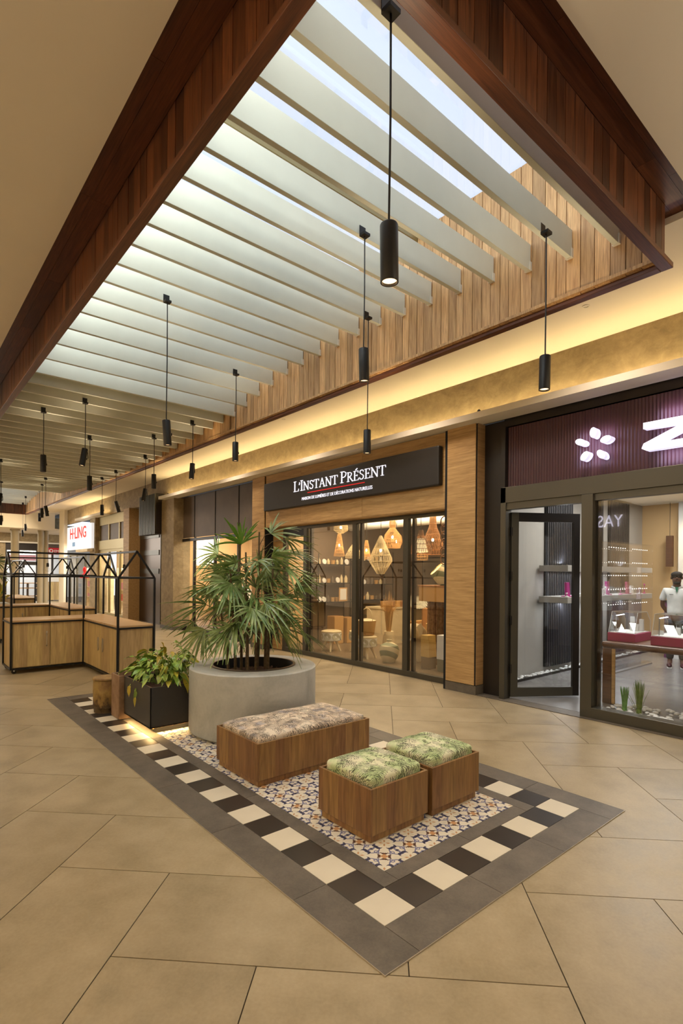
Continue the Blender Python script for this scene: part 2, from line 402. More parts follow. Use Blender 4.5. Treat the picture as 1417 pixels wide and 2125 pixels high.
pw = T; nx = 6; ny = 23; ph = (iy1-.11-py0)/ny
pp = build('patterned_tile', MB().box(-pw/2+gg*.6, pw/2-gg*.6, -ph/2+gg*.6, ph/2-gg*.6, 0, Z1), 'pattern', floor, origin=(0, 0, 0))
for i in range(nx):
    for j in range(ny):
        o = pp if i == j == 0 else part('patterned_tile', pp, (0, 0, 0), floor)
        o.location = (px0+(i+.5)*pw, py0+(j+.5)*ph, 0)
# ---- plaster ceiling with the opening
HC = 4.45
OX0, OX1, OY0, OY1 = -.757, 2.84, -.49, 24.35
mb = MB(); z1 = HC+.055
mb.box(-7, OX0, -9, 31, HC, z1).box(OX1, 4.62, -9, 31, HC, z1).box(OX0, OX1, -9, OY0, HC, z1).box(OX0, OX1, OY1, 31, HC, z1)
ceil = struct(build('ceiling', mb, 'plaster'))
box('roof_deck', 'black_matt', -7, -.9, -9, 31, 4.7, 4.75, ceil); box('roof_deck', 'black_matt', 2.95, 12, -9, 36, 4.9, 4.95, ceil)
for (x, y) in ((3.63, .75), (3.61, 6.2), (3.62, 11.5), (3.62, 17)):   # small recessed downlights
    mb = MB().lathe([(.0, -.001), (.024, -.001), (.024, -.006), (.034, -.006), (.036, 0)], (x, y, HC), 16); build('downlight', mb, 'plaster2', ceil, smooth=True)
# ---- walls
wr = struct(box('wall_right', 'stucco', 4.5, 4.62, -9, 26.2, 3.80, 4.5))
wl = struct(box('wall_left', 'plaster', -6.2, -6, -9, 36, -.1, 4.7))
wb = struct(box('wall_back', 'plaster', -6.2, 5, -8.2, -8, -.1, 4.7))
# cove ledge over the shops with its hidden LED strip
def ledge(n, y0, y1):
    mb = MB().box(4.2, 4.52, y0, y1, 3.78, 3.81).box(4.2, 4.225, y0, y1, 3.81, 3.865)
    t = struct(build('trim_%d' % n, mb, 'plaster2'))
    k = max(1, round((y1-y0)/3.3))
    box('led_strip', 'led', 4.36, 4.375, y0+.05, y1-.05, 3.812, 3.818, t)
    for a, b in rng(y0, y1, k):
        area('cove_light', (4.37, (a+b)/2, 3.835), .03, b-a, 19*(b-a)/3.3, AMB, rot=(PI, 0, 0))
    return t
ledge(1, -8, 13.5); ledge(2, 18.9, 22.6)
for y in (2.47, 12.9): # security domes under / on the ledge
    tag(build('sensor', MB().ball((4.24, y, 3.885), .022).box(4.22, 4.26, y-.01, y+.01, 3.86, 3.875), 'black', smooth=True),
        'tiny black sensor on the cove ledge ' + ('above the dark glass shop' if y < 5 else 'at the far end by the slatted box'), 'sensor')
# opposite cove on the left corridor wall
box('trim_3', 'plaster2', -5.98, -5.7, -8, 30, 3.78, 3.81)['kind'] = 'structure'
area('cove_light_left', (-5.6, 4, 3.86), .15, 20, 300, AMB, rot=(PI, 0, 0))
# ================================================================== SKYLIGHT WELL
HW = 4.51; ZB = 4.03
BX0, BX1, BY0, BY1 = -.515, 2.68, -.29, 24.05     # outer faces of the timber box
sk = thing('skylight_well', 'long timber-lined skylight box of dark and light boards with white baffles across it', 'skylight', (1.08, 6.0, 4.03))
def fboard(n, x0, x1, y0, y1, z0, z1, m): return box(n, m, x0, x1, y0, y1, z0, z1, sk, origin=((x0+x1)/2, (y0+y1)/2, (z0+z1)/2))
# backing and lining shells
mb = MB()
mb.box(BX0+.016, -.485, BY0+.016, BY1, 4.06, 5.47).box(2.645, BX1-.016, BY0+.016, BY1, 4.06, 5.47).box(-.485, 2.645, BY0+.016, -.262, 4.06, 5.47).box(-.485, 2.645, BY1-.05, BY1-.02, 4.06, 5.47)
build('backing', mb, 'fascia', sk)
def widths(a, b, w, seed, var=.012):
    r = random.Random(seed); x = a; out = []
    while x < b-.03:
        e_ = min(b, x+w+r.uniform(-var, var)); out.append((x, e_)); x = e_
    return out
protos = {}
def vboards(name, m, axis, plane0, plane1, a, b, w, z0, z1, seed, joint=.002):
    for (p, q) in widths(a, b, w, seed):
        d = R.uniform(0, .003)
        if axis == 'y': fboard(name, plane0+(d if plane0 < 1 else 0), plane1, p+joint, q-joint, z0, z1, m)
        else: fboard(name, p+joint, q-joint, plane0+d, plane1, z0, z1, m)
vboards('fascia_board', 'fascia', 'y', BX0, BX0+.018, BY0, 10.5, .115, 4.075, HW, 3)
vboards('fascia_board', 'fascia', 'x', BY0, BY0+.018, BX0+.002, BX1, .112, 4.075, HW, 4)
# inner lining seen on the shop side, one board deep
def lin_boards(a, b, z1, seed, w=.108):
    for (p, q) in widths(a, b, w, seed, .02):
        fboard('lining_board', 2.622+R.uniform(0, .004), 2.645, p+.003, q-.003, 4.065, z1, 'lining')
lin_boards(-.26, 6.33, 5.46, 5); lin_boards(6.38, 17.9, 4.62, 6, .16); lin_boards(17.9, 24.0, 5.46, 8, .3)
for (p, q) in widths(-.48, 2.62, .3, 9): fboard('end_board', p+.003, q-.003, 23.98, 24.0, 4.065, 4.9, 'fascia')
# bottom edge rails
for (x0, x1, y0, y1, m) in ((-.565, -.487, -.335, 24.07, 'fascia_y'), (-.487, 2.725, -.335, -.252, 'fascia_x'), (2.648, 2.725, -.252, 24.07, 'fascia_y'), (-.487, 2.648, 23.99, 24.07, 'fascia_x')):
    box('edge_rail', m, x0, x1, y0, y1, ZB, ZB+.042, sk, bevel=.004, origin=(x0, y0, ZB))
box('cover_strip', 'lining', 2.605, 2.622, -.25, 24, 4.072, 4.10, sk)
# soffit ring of long boards (three deep) around the outside
def soffit(x0, x1, y0, y1, along, m, seed, rows=3):
    r = random.Random(seed)
    for k in range(rows):
        if along == 'y':
            a, b = x0+(x1-x0)*k/rows, x0+(x1-x0)*(k+1)/rows; y = y0-r.uniform(0, 1.2)
            while y < y1:
                e_ = y+r.uniform(1.3, 2.4); fboard('soffit_board', a+.001, b-.001, max(y, y0)+.001, min(e_, y1)-.001, HW, HW+.018, m); y = e_
        else:
            a, b = y0+(y1-y0)*k/rows, y0+(y1-y0)*(k+1)/rows; x = x0-r.uniform(0, 1.2)
            while x < x1:
                e_ = x+r.uniform(1.3, 2.4); fboard('soffit_board', max(x, x0)+.001, min(e_, x1)-.001, a+.001, b-.001, HW, HW+.018, m); x = e_
soffit(-.93, BX0, -.29, 12, 'y', 'fascia_y', 11); soffit(-.93, 3.02, -.66, -.29, 'x', 'fascia_x', 12); soffit(BX1, 3.02, -.29, 6, 'y', 'fascia_y', 13)
box('soffit_back', 'black_matt', -1, 3.1, -.7, 24.6, HW+.02, HW+.03, sk) if False else None
mb = MB().box(-1.0, BX0+.02, -.8, 24.6, HW+.02, HW+.04).box(BX1-.02, 3.1, -.8, 24.6, HW+.02, HW+.04).box(BX0, BX1, -.8, BY0+.02, HW+.02, HW+.04).box(BX0, BX1, BY1, 24.6, HW+.02, HW+.04)
mb.box(-1.05, -1, -.85, 24.65, z1, 4.75).box(3.1, 3.15, -.85, 24.65, z1, 4.95).box(-1, 3.1, -.85, -.8, z1, 4.75).box(-1, 3.1, 24.6, 24.65, z1, 4.75)
build('soffit_backing', mb, 'black_matt', sk)
# closed middle stretch between the two glazed openings
fboard('closed_soffit', -.485, 2.622, 6.32, 17.9, 4.62, 4.66, 'plaster2'); fboard('closed_side', -.485, 2.622, 6.30, 6.34, 4.5, 5.46, 'plaster2'); fboard('closed_side', -.485, 2.622, 17.88, 17.9, 4.5, 5.46, 'plaster2')
# glazing
for y0, y1 in ((-.26, 6.3), (17.9, 24.0)):
    for k, (a, b) in enumerate(rng(y0, y1, 2)): box('glazing_pane', glass('roof_glass', (.84, .86, .90), .015) if k == 0 else bpy.data.materials['roof_glass'], -.485, 2.645, a+.002, b-.002, 5.47, 5.48, sk)
box('glazing_bar', 'gold', -.48, 2.64, 2.16, 2.22, 5.36, 5.47, sk)
YS = [.08,.46,.83,1.21,1.6,1.97,2.35,2.74,3.13,3.5,3.88,4.28,4.67,5.06,5.44,5.83,6.25,6.64,7.02,7.4,7.78,8.16,8.52,8.92,9.29,9.68,10.05,10.44,10.82,11.2,12.5,14,16,17.9,19.5,21,22.5,24]
ZS = [4.332,4.395,4.447,4.505,4.553,4.581,4.604,4.63,4.636,4.628,4.619,4.605,4.584,4.522,4.458,4.38,4.296,4.268,4.242,4.215,4.197,4.181,4.157,4.147,4.125,4.114,4.097,4.09,4.088,4.074,4.06,4.08,4.15,4.265,4.5,4.645,4.55,4.35]
def zb(y):
    if y <= YS[0]: return ZS[0]
    for a, b, c, d in zip(YS, YS[1:], ZS, ZS[1:]):
        if y <= b: return c+(d-c)*(y-a)/(b-a)
    return ZS[-1]
baf = build('baffle', MB().box(-.48, 2.612, -.022, .022, 0, .235), 'baffle', sk, origin=(0, 0, 0), bevel=.002, seg=1)
clip = build('bracket', MB().box(2.596, 2.622, -.028, .028, -.004, .004).box(2.59, 2.622, -.030, -.0235, -.004, .075), 'plaster2', baf, origin=(0, 0, 0))
clip.parent = baf; clip.location = (0, 0, 0)
NB = 0
for k in range(63):
    y = .06+.3858*k-.022
    if y > 23.9: break
    o = baf if k == 0 else part('baffle', baf, (0, 0, 0), sk)
    o.location = Vector((0, y, zb(y+.022)))-sk.location
    if 0 < k < 17: c = clip.copy(); COL.objects.link(c); c.parent = o; c.location = (0, 0, 0)
# ================================================================== PENDANT SPOTLIGHTS
PEND = [ # x, y of the baffle face, cord bottom/top heights, tilt (deg) about x and y, label
 (-.03, .06, 3.32, 0, 1.5, 'black cylinder pendant spotlight hanging nearest the viewer, largest of all'),
 (1.24, 1.60, 3.58, 2, 4, 'black cylinder pendant spotlight in front of the light timber lining above the shop sign'),
 (2.13, .45, 3.41, 0, -2, 'black cylinder pendant spotlight furthest right, before the gold plaster band'),
 (2.38, 2.76, 3.33, 0, 0, 'black cylinder pendant spotlight hanging in front of the black shop sign'),
 (.48, 3.92, 3.32, 0, 4, 'black cylinder pendant spotlight hanging between white baffles left of centre'),
 (1.97, 5.075, 3.54, 0, 0, 'black cylinder pendant spotlight to the left of the black shop sign, over the palm'),
 (.47, 7.00, 3.54, 0, -9, 'tilted black pendant spotlight among the beige baffles, the higher of two close together'),
 (.06, 7.78, 3.51, 0, 0, 'black pendant spotlight among the beige baffles, near the left edge of the photo'),
 (1.06, 8.93, 3.455, 0, 0, 'black pendant spotlight right below the tilted one among the beige baffles'),
 (2.21, 7.00, 3.56, 0, -4, 'black pendant spotlight before the plaster band, right of the slatted box'),
 (1.98, 8.16, 3.50, 0, 0, 'black pendant spotlight hanging straight just above and right of the slatted box'),
 (2.39, 9.705, 3.45, 0, -9, 'tilted black pendant spotlight overlapping the top of the slatted box'),
 (2.39, 11.63, 3.37, 0, 16, 'black pendant spotlight tilted strongly to the right, left of the slatted box'),
 (2.41, 12.79, 3.39, 0, 0, 'small straight black pendant spotlight above the gold framed shop front'),
 (.07, 12.02, 3.36, 0, -6, 'black pendant spotlight cut by the left edge of the photo, the higher of two there'),
 (1.34, 13.95, 3.37, 0, 10, 'small black pendant spotlight, rightmost and highest of the far cluster'),
 (1.56, 15.49, 3.46, 0, 0, 'small black pendant spotlight in the middle of the far cluster'),
 (2.02, 18.19, 3.57, 0, 0, 'small black pendant spotlight, leftmost of the far cluster'),
 (2.45, 23.59, 3.34, 0, 0, 'tiny lit pendant spotlight hanging before the far round column'),
 (.62, 15.88, 3.21, 0, -3, 'black pendant spotlight at the left edge of the photo, the lower of two there'),
 (2.35, 22.44, 3.51, 0, 0, 'small black pendant spotlight below the far cluster, against the double column'),
]
for (x, y, zt, tx, ty, lab) in PEND:
    zc = zb(y); yf = y-.045
    t = thing('pendant_spotlight', lab, 'pendant light', (x, yf-.03, zc), 'pendant spotlights under the baffles')
    box('mounting_bracket', 'black', x-.034, x+.034, yf-.004, yf, zc, zc+.075, t); box('mounting_plate', 'black', x-.034, x+.034, yf-.062, yf, zc-.022, zc, t)
    c = Vector((x, yf-.03, 0)); H = .270; r = .043
    off = math.tan(math.radians(ty))
    cl = [(c.x, c.y, zc-.01), (c.x+.004, c.y, (zc+zt)/2), (c.x+.0, c.y, zt+.02), (c.x+r*.9, c.y, zt-.06), (c.x+r*1.05, c.y, zt-H*.55)]
    build('cord', MB().tube(cl, .006, 6), 'black', t)
    mb = MB().lathe([(0, 0), (r*.93, 0), (r, -.006), (r, -H), (r*.86, -H), (r*.84, -H+.03), (0, -H+.032)], (0, 0, 0), 24)
    sh = build('shade', mb, 'black', t, origin=(0, 0, 0), smooth=True)
    sh.location = Vector((x, c.y, zt))-t.location
    d = MB().lathe([(0, -H+.026), (r*.80, -H+.024), (r*.83, -H+.012)], (0, 0, 0), 20)
    ln = build('lens', d, 'lens', sh, origin=(0, 0, 0), smooth=True); ln.location = (0, 0, 0)
    clp = build('cable_clip', MB().box(r-.003, r+.012, -.006, .006, -H*.6, -H*.5), 'black', sh, origin=(0, 0, 0)); clp.location = (0, 0, 0)
    sh.rotation_euler = (math.radians(tx), math.radians(-ty), 0)
    l = bpy.data.lights.new('pendant_spot', 'SPOT'); l.energy = 34; l.color = WARM; l.spot_size = math.radians(76); l.spot_blend = .8; l.shadow_soft_size = .03
    lo = bpy.data.objects.new('pendant_spot', l); COL.objects.link(lo); lo.location = (x, c.y, zt-H-.02)
    l = bpy.data.lights.new('pendant_up_glow', 'SPOT'); l.energy = 22; l.color = WARM; l.spot_size = math.radians(100); l.spot_blend = 1; l.shadow_soft_size = .03
    lo = bpy.data.objects.new('pendant_up_glow', l); COL.objects.link(lo); lo.location = (x+.06, c.y, zt+.05); lo.rotation_euler = (PI, 0, 0)
# ================================================================== SHOP FRONTS
SER = { # serif capitals as strokes on a unit square: (points, width)
 'L': (.62, [([(.14, 0), (.14, 1)], .13), ([(.0, .02), (.58, .02)], .05), ([(.56, 0), (.60, .24)], .05), ([(0, .98), (.30, .98)], .045)]),
 "'": (.22, [([(.10, 1.02), (.10, .86), (.04, .74)], .10)]),
 'I': (.34, [([(.15, 0), (.15, 1)], .13), ([(0, .02), (.30, .02)], .045), ([(0, .98), (.30, .98)], .045)]),
 'N': (.86, [([(.12, 0), (.12, 1)], .055), ([(.10, 1), (.68, 0)], .13), ([(.68, 0), (.68, 1)], .055), ([(0, .02), (.25, .02)], .045), ([(.54, .98), (.80, .98)], .045), ([(0, .98), (.14, .98)], .045)]),
 'S': (.60, [([(.46, .80), (.40, .95), (.24, .98), (.10, .90), (.08, .74), (.18, .60), (.36, .48), (.47, .34), (.44, .12), (.28, .02), (.12, .05), (.05, .22)], .085)]),
 'T': (.70, [([(.33, 0), (.33, 1)], .13), ([(.0, .97), (.66, .97)], .055), ([(.02, .98), (.0, .76)], .045), ([(.64, .98), (.66, .76)], .045), ([(.18, .02), (.48, .02)], .045)]),
 'A': (.80, [([(.10, 0), (.38, 1)], .055), ([(.37, 1), (.68, 0)], .13), ([(.20, .34), (.56, .34)], .05), ([(0, .02), (.22, .02)], .045), ([(.54, .02), (.80, .02)], .045)]),
 'P': (.64, [([(.14, 0), (.14, 1)], .13), ([(.14, .97), (.36, .97), (.52, .86), (.54, .70), (.46, .54), (.30, .47), (.16, .48)], .07), ([(0, .02), (.30, .02)], .045), ([(0, .98), (.16, .98)], .045)]),
 'R': (.74, [([(.14, 0), (.14, 1)], .13), ([(.14, .97), (.36, .97), (.50, .86), (.51, .72), (.42, .57), (.28, .51), (.16, .51)], .07), ([(.30, .50), (.64, .0)], .12), ([(0, .02), (.28, .02)], .045), ([(0, .98), (.16, .98)], .045), ([(.58, .02), (.74, .02)], .045)]),
 'E': (.64, [([(.14, 0), (.14, 1)], .13), ([(0, .02), (.56, .02)], .05), ([(.54, 0), (.58, .22)], .045), ([(0, .97), (.52, .97)], .05), ([(.51, .98), (.52, .78)], .045), ([(.14, .51), (.42, .51)], .05), ([(.41, .42), (.41, .60)], .04)]),
}
SER['\u00c9'] = (.64, SER['E'][1]+[([(.24, 1.08), (.42, 1.24)], .08)])
def lettering(txt, y0, z0, h, x, m, parent, depth=.012, big=1.22, xs=1.0):
    """raised serif letters on a wall plane that faces -x; text runs towards -y"""
    u = 0; nxt_big = True
    for ch in txt:
        if ch == ' ': u += .30*h*xs; nxt_big = True; continue
        k = h*(big if nxt_big else 1)
        w, st = SER[ch]; mb = MB(); dd = 0
        for pts, wd in st:
            dd += .0004
            wd = wd*k*.86
            for (a, b) in zip(pts, pts[1:]):
                p = Vector((a[0]*k*xs, a[1]*k)); q = Vector((b[0]*k*xs, b[1]*k)); t = (q-p).normalized(); nn = Vector((-t.y, t.x))*wd/2; p2 = p-t*wd*.12; q2 = q+t*wd*.12
                mb.prism([tuple(p2-nn), tuple(q2-nn), tuple(q2+nn), tuple(p2+nn)], 0, depth+dd, lambda U, Vv, d: (x-d, y0-u-U, z0+Vv))
        build('letter', mb, m, parent, origin=(x, y0-u, z0)); u += w*k*xs
        nxt_big = ch == "'" 
    return u
def text(txt, size, loc, rot, m, parent, name='letters', extrude=.004, sx=1.0, shear=0, bold=0, align='LEFT'):
    c = bpy.data.curves.new(name, 'FONT'); c.body = txt; c.size = size; c.extrude = extrude; c.shear = shear; c.offset = bold; c.align_x = align
    c.materials.append(M[m]); c.resolution_u = 3
    o = bpy.data.objects.new(name, c); COL.objects.link(o); o.parent = parent
    o.location = Vector(loc)-wloc(parent); o.rotation_euler = rot; o.scale = (sx, 1, 1)
    bpy.context.view_layer.update(); me = bpy.data.meshes.new_from_object(o); bpy.data.objects.remove(o)
    o = bpy.data.objects.new(name, me); COL.objects.link(o); o.parent = parent; o.location = Vector(loc)-wloc(parent); o.rotation_euler = rot; o.scale = (sx, 1, 1); return o
FACE = (PI/2, 0, -PI/2)      # text standing on a wall that faces -x
# ---- timber-clad pier between the two near shops
t = thing('timber_pier', 'timber clad pier with grey plinth between the lit decor shop and the dark glass shop', 'column', (4.6, 2.87, 0))
box('cladding_panel', 'cladding', 4.39, 4.41, 2.622, 3.11, .135, 3.78, t); box('cladding_panel', 'cladding_v', 4.414, 4.86, 2.60, 2.615, .135, 3.78, t)
box('core', 'black_matt', 4.402, 4.9, 2.608, 3.16, .0, 3.775, t); box('plinth', 'grey', 4.396, 4.87, 2.596, 3.12, 0, .125, t)
# ---- shop 1: decor shop with timber fascia
t = thing('timber_fascia', 'timber clad fascia and left pier framing the lit decor shop window', 'shop fascia', (4.5, 5.6, 2.66))
for a, b in ((3.17, 5.0), (5.0, 6.8), (6.8, 8.09)): box('cladding_panel', 'cladding', 4.45, 4.47, a+.002, b-.002, 2.66, 3.775, t)
box('cladding_panel', 'cladding', 4.43, 4.45, 8.115, 8.62, .1, 3.775, t); box('cladding_panel', 'cladding', 4.66, 4.68, 7.72, 8.10, .0, 2.64, t)
box('backing', 'black_matt', 4.465, 4.66, 3.16, 8.62, 2.662, 3.77, t); box('backing', 'black_matt', 4.446, 4.9, 8.11, 8.625, 0, 3.77, t)
box('soffit_panel', 'cladding', 4.46, 4.72, 3.17, 8.09, 2.645, 2.66, t); box('plinth', 'grey', 4.42, 4.46, 8.11, 8.63, 0, .09, t)
t = thing('shop_sign', 'long black lightbox sign with glowing white serif letters on the timber fascia', 'sign', (4.36, 5.6, 2.98))
box('sign_box', 'sign_black', 4.35, 4.45, 3.24, 8.02, 2.99, 3.58, t, bevel=.02)
u = lettering("L'INSTANT PR\u00c9SENT", 6.90, 3.285, .165, 4.35, 'letters', t, xs=1.40)
box('underline', 'red', 4.343, 4.35, 4.83, 6.44, 3.218, 3.232, t)
text('MAISON DE LUMI\u00c8RES ET DE D\u00c9CORATIONS NATURELLES', .083, (4.348, 6.63, 3.095), FACE, 'letters', t, sx=.92)
def front(name, label, x, y0, y1, z0, z1, muls, fm, sill=.09, head=.06, w=.05, d=.07, door=None, tr=None):
    t = thing(name, label, 'shop window', (x, (y0+y1)/2, 0))
    box('sill_rail', fm, x-d/2-.01, x+d/2, y0, y1, z0, z0+sill, t, bevel=.004); box('head_rail', fm, x-d/2, x+d/2, y0, y1, z1-head, z1, t)
    ed = [y0+w/2]+list(muls)+[y1-w/2]
    for y in ed: box('mullion', fm, x-d/2-.004, x+d/2, y-w/2, y+w/2, z0+sill, z1-head, t, bevel=.003)
    for a, b in zip(ed, ed[1:]): box('pane', 'glass', x-.004, x+.004, a+w/2, b-w/2, z0+sill, z1-head, t)
    return t, ed
t, _ = front('shop_window', 'bronze framed sliding glass window of the decor shop full of wicker lamps', 4.70, 3.17, 7.72, 0, 2.64, (4.17, 5.43, 6.93), 'bronze', w=.11)
for y in (4.06, 5.32, 6.82): box('reveal', 'bronze_dark', 4.70, 4.76, y-.05, y, .09, 2.58, t)
box('door_head', 'bronze_dark', 4.66, 4.74, 6.98, 7.72, 2.44, 2.58, t)
# ---- shop 2: brown panelled front, glass below
t, ed = front('panelled_shop_window', 'brown panelled shop front with glass below, behind the palm', 4.70, 8.64, 13.42, 0, 2.62, (9.67, 10.89, 12.12), 'bronze_dark', sill=.13, head=.08, w=.06)
for a, b in zip(ed, ed[1:]): box('upper_panel', 'brown', 4.69, 4.72, a+.03, b-.03, 2.64, 3.80, t)
for y in ed: box('panel_joint', 'black_matt', 4.70, 4.73, y-.04, y+.04, 2.62, 3.80, t)
box('side_reveal', 'brown', 4.5, 4.74, 8.60, 8.64, 0, 3.79, t)
# rendered pier at its end
t = thing('rendered_pier', 'beige rendered pier with dark plinth left of the brown panelled shop front', 'column', (4.6, 13.2, 0))
box('shaft', 'stucco', 4.4, 4.9, 12.86, 13.74, .1, 3.79, t); box('plinth', 'grey', 4.385, 4.9, 12.85, 13.76, 0, .1, t)
# slatted box over the service recess
t = thing('slatted_box', 'dark box of vertical slats hanging over the service recess', 'screen', (4.35, 14.3, 2.8))
box('body', 'bronze_dark', 4.24, 4.495, 13.77, 15.06, 2.80, 4.0, t)
for k in range(14): y = 13.79+k*.095; box('slat', 'bronze', 4.20, 4.245, y-.012, y+.016, 2.79, 3.99, t)
t = thing('service_recess', 'dark recess with brushed steel lift panel left of the rendered pier', 'doorway', (5, 14.8, 0))
box('steel_panel', 'steel', 4.72, 4.76, 14.6, 16.4, 0, 3.3, t); box('recess_wall', 'bronze_dark', 5.6, 5.65, 13.5, 16.4, 0, 4, t); box('recess_side', 'bronze_dark', 4.7, 5.6, 13.74, 13.78, 0, 4, t)
for z in (1.6, 2.2, 2.75): box('steel_rib', 'bronze', 4.70, 4.72, 14.7, 16.3, z, z+.16, t)
t = thing('cream_pier', 'pale stone pier left of the steel lift panel', 'column', (4.6, 16.6, 0)); box('shaft', 'cladding', 4.35, 4.9, 16.4, 16.95, 0, 3.8, t)
t, ed = front('gold_shop_window', 'gold framed shop front with dark upper panels beyond the slatted box', 4.62, 16.95, 20.5, 0, 2.5, (18.1, 19.3), 'gold', sill=.1, head=.1, w=.09)
for a, b in zip(ed, ed[1:]): box('upper_panel', 'brown', 4.62, 4.66, a+.05, b-.05, 2.85, 3.45, t)
for y in ed: box('post', 'gold', 4.58, 4.66, y-.05, y+.05, 2.5, 3.8, t)
box('transom', 'gold', 4.55, 4.66, 16.95, 20.5, 2.5, 2.85, t); box('transom', 'gold', 4.57, 4.66, 16.95, 20.5, 3.45, 3.8, t)
t = thing('beige_pier', 'beige pier between the gold framed front and the white lit sign', 'column', (4.5, 20.9, 0)); box('shaft', 'stucco', 4.43, 4.9, 20.5, 21.2, 0, 3.79, t)
t, ed = front('bright_shop_window', 'bright glass front below the white sign with red letters', 4.62, 21.2, 25.0, 0, 2.4, (22.5, 23.8), 'bronze', w=.08)
t = thing('lit_sign', 'white glowing sign with red capital letters, far down the mall', 'sign', (4.3, 22.4, 2.55))
box('sign_box', 'sign_white', 4.32, 4.42, 20.6, 24.3, 2.58, 3.58, t)
text('H\u00b7LING', .66, (4.312, 23.85, 3.05), FACE, 'red', t, sx=1.2, bold=.008)
text('EXPRESS', .001, (4.315, 23.3, 2.7), FACE, 'red', t) if False else None
box('blue_mark', plain('pale_blue', (120, 170, 225), .5), 4.31, 4.32, 23.0, 23.4, 2.72, 2.9, t); box('lower_shelf', 'cream', 4.2, 4.4, 20.7, 22.4, 2.45, 2.55, t)
t = thing('white_pier', 'brightly lit white pier at the end of the shop row', 'column', (4.5, 25.4, 0)); box('shaft', 'plaster2', 4.35, 4.495, 25.0, 25.9, 0, 4.45, t)
area('end_wash', (3.7, 24.6, 3.9), .3, 1.5, 170, WARM, rot=(0, math.radians(55), 0))
# partition backing behind the row (setting)
def sbox(n, m, *a): return struct(box(n, m, *a))
M['wall_warm'] = plain('shop_wall', (112, 92, 70), .8, var=10, sc=1.2); M['shop_floor'] = plain('shop_floor', (104, 88, 70), .35, var=6, sc=2)
M['wall_tan'] = plain('tan_wall', (206, 172, 122), .8)
sbox('trim_4', 'wall_warm', 9.6, 9.7, 2.95, 8.55, 0, 3.1); sbox('trim_5', 'wall_warm', 4.9, 9.7, 8.5, 8.6, 0, 3.1); sbox('trim_6', 'wall_warm', 4.9, 9.7, 2.98, 3.06, 0, 3.1)
sbox('trim_7', 'shop_floor', 4.66, 9.7, 3.0, 16.4, -.004, .012); sbox('trim_8', 'wall_warm', 4.76, 9.7, 2.98, 8.6, 3.05, 3.12)
sbox('trim_9', 'wall_tan', 7.2, 7.3, 8.6, 13.7, 0, 3.0); sbox('trim_10', 'wall_tan', 4.78, 7.3, 13.45, 13.52, 0, 3.0); sbox('trim_11', 'plaster', 4.76, 7.3, 8.62, 13.5, 3.0, 3.05)
sbox('trim_12', 'wall_tan', 7.0, 7.1, 16.9, 26, 0, 3.5); sbox('trim_13', 'plaster', 4.76, 7.1, 16.9, 26, 3.0, 3.05)
sbox('trim_20', 'black_matt', 4.63, 4.70, -8, 2.2, 3.62, 4.5)
area('decor_shop_light', (6.3, 5.6, 3.0), 2.2, 4.2, 330, (1, .77, .48))
area('panel_shop_light', (5.9, 11, 2.95), 1.2, 4, 260, (1, .86, .66)); area('gold_shop_light', (5.9, 18.8, 2.95), 1.5, 3, 480, (1, .92, .76)); area('bright_shop_light', (5.9, 23, 2.95), 1.5, 3, 560, (1, .94, .82))
# ================================================================== FAR END OF THE MALL
sbox('wall_far', 'stucco', -6, 5.9, 31.2, 31.4, 3.2, 4.6); sbox('trim_14', 'plaster2', -6, 4.4, 27.0, 27.2, 3.66, 4.45); sbox('trim_15', 'plaster', -6, 5.9, 27.2, 31.2, 3.66, 3.72)
sbox('trim_16', 'plaster2', -6, 5.9, 31.0, 31.2, 3.13, 3.21); sbox('trim_17', 'bronze_dark', -6, 5.9, 31.2, 31.3, 2.75, 3.13)
sbox('trim_18', 'panel_grey', -6, 9, 35.0, 35.1, 0, 4.5); sbox('trim_19', 'stucco', -6, 2.95, 31.15, 31.3, 0, 3.13)
area('far_shop_light', (3.5, 33.0, 3.3), 4, 2, 620, (.92, .95, 1)); area('far_corridor_light', (1.5, 29, 3.6), 5, 1.5, 230, NEU)
t = thing('far_shopfront', 'dark framed glass front at the far end of the mall', 'shop window', (4, 31.25, 0))
for x in (2.97, 3.55, 4.45, 5.2): box('mullion', 'bronze_dark', x-.05, x+.05, 31.2, 31.3, 0, 2.75, t)
for a, b in ((3.02, 3.5), (3.6, 4.4), (4.5, 5.15)): box('pane', 'glass', a, b, 31.24, 31.25, 0, 2.75, t)
box('pink_banner', plain('pink_banner', (222, 160, 176), .6), 3.0, 4.45, 31.6, 31.62, 2.2, 2.5, t); box('transom', 'bronze_dark', 2.97, 4.5, 31.2, 31.3, 1.95, 2.15, t)

t2 = thing('display_counter', 'open shelf counter far down the mall, seen through the kiosk frames', 'shelf', (3.6, 29.1, 0))
for z in (.35, .75, 1.0): box('shelf', 'oak_top', 3.15, 4.15, 28.8, 29.2, z, z+.04, t2)
for x in (3.15, 3.6, 4.12): box('side_panel', 'brown', x, x+.03, 28.8, 29.2, 0, 1.0, t2)
t = thing('red_sign', 'red sign board with white round emblem and letters at the far end', 'sign', (5.25, 31.1, 2.56))
box('board', plain('sign_red', (196, 24, 40), .5), 4.9, 5.75, 31.08, 31.14, 2.56, 2.93, t)
build('emblem', MB().prism([(math.cos(a)*.11, math.sin(a)*.11) for a in [k*PI/10 for k in range(20)]], 0, .01, lambda u, v, d: (5.10+u, 31.08-d, 2.75+v)), 'white', t)
build('emblem_ring', MB().prism([(math.cos(a)*.06, math.sin(a)*.06) for a in [k*PI/8 for k in range(16)]], 0, .014, lambda u, v, d: (5.11+u, 31.08-d, 2.76+v)), plain('sign_red2', (196, 24, 40), .5), t)
text('EMTEL', .20, (5.24, 31.07, 2.68), (PI/2, 0, 0), 'white', t)
box('dark_sign_panel', 'brown', 4.75, 5.9, 31.16, 31.2, 2.94, 3.13, t)
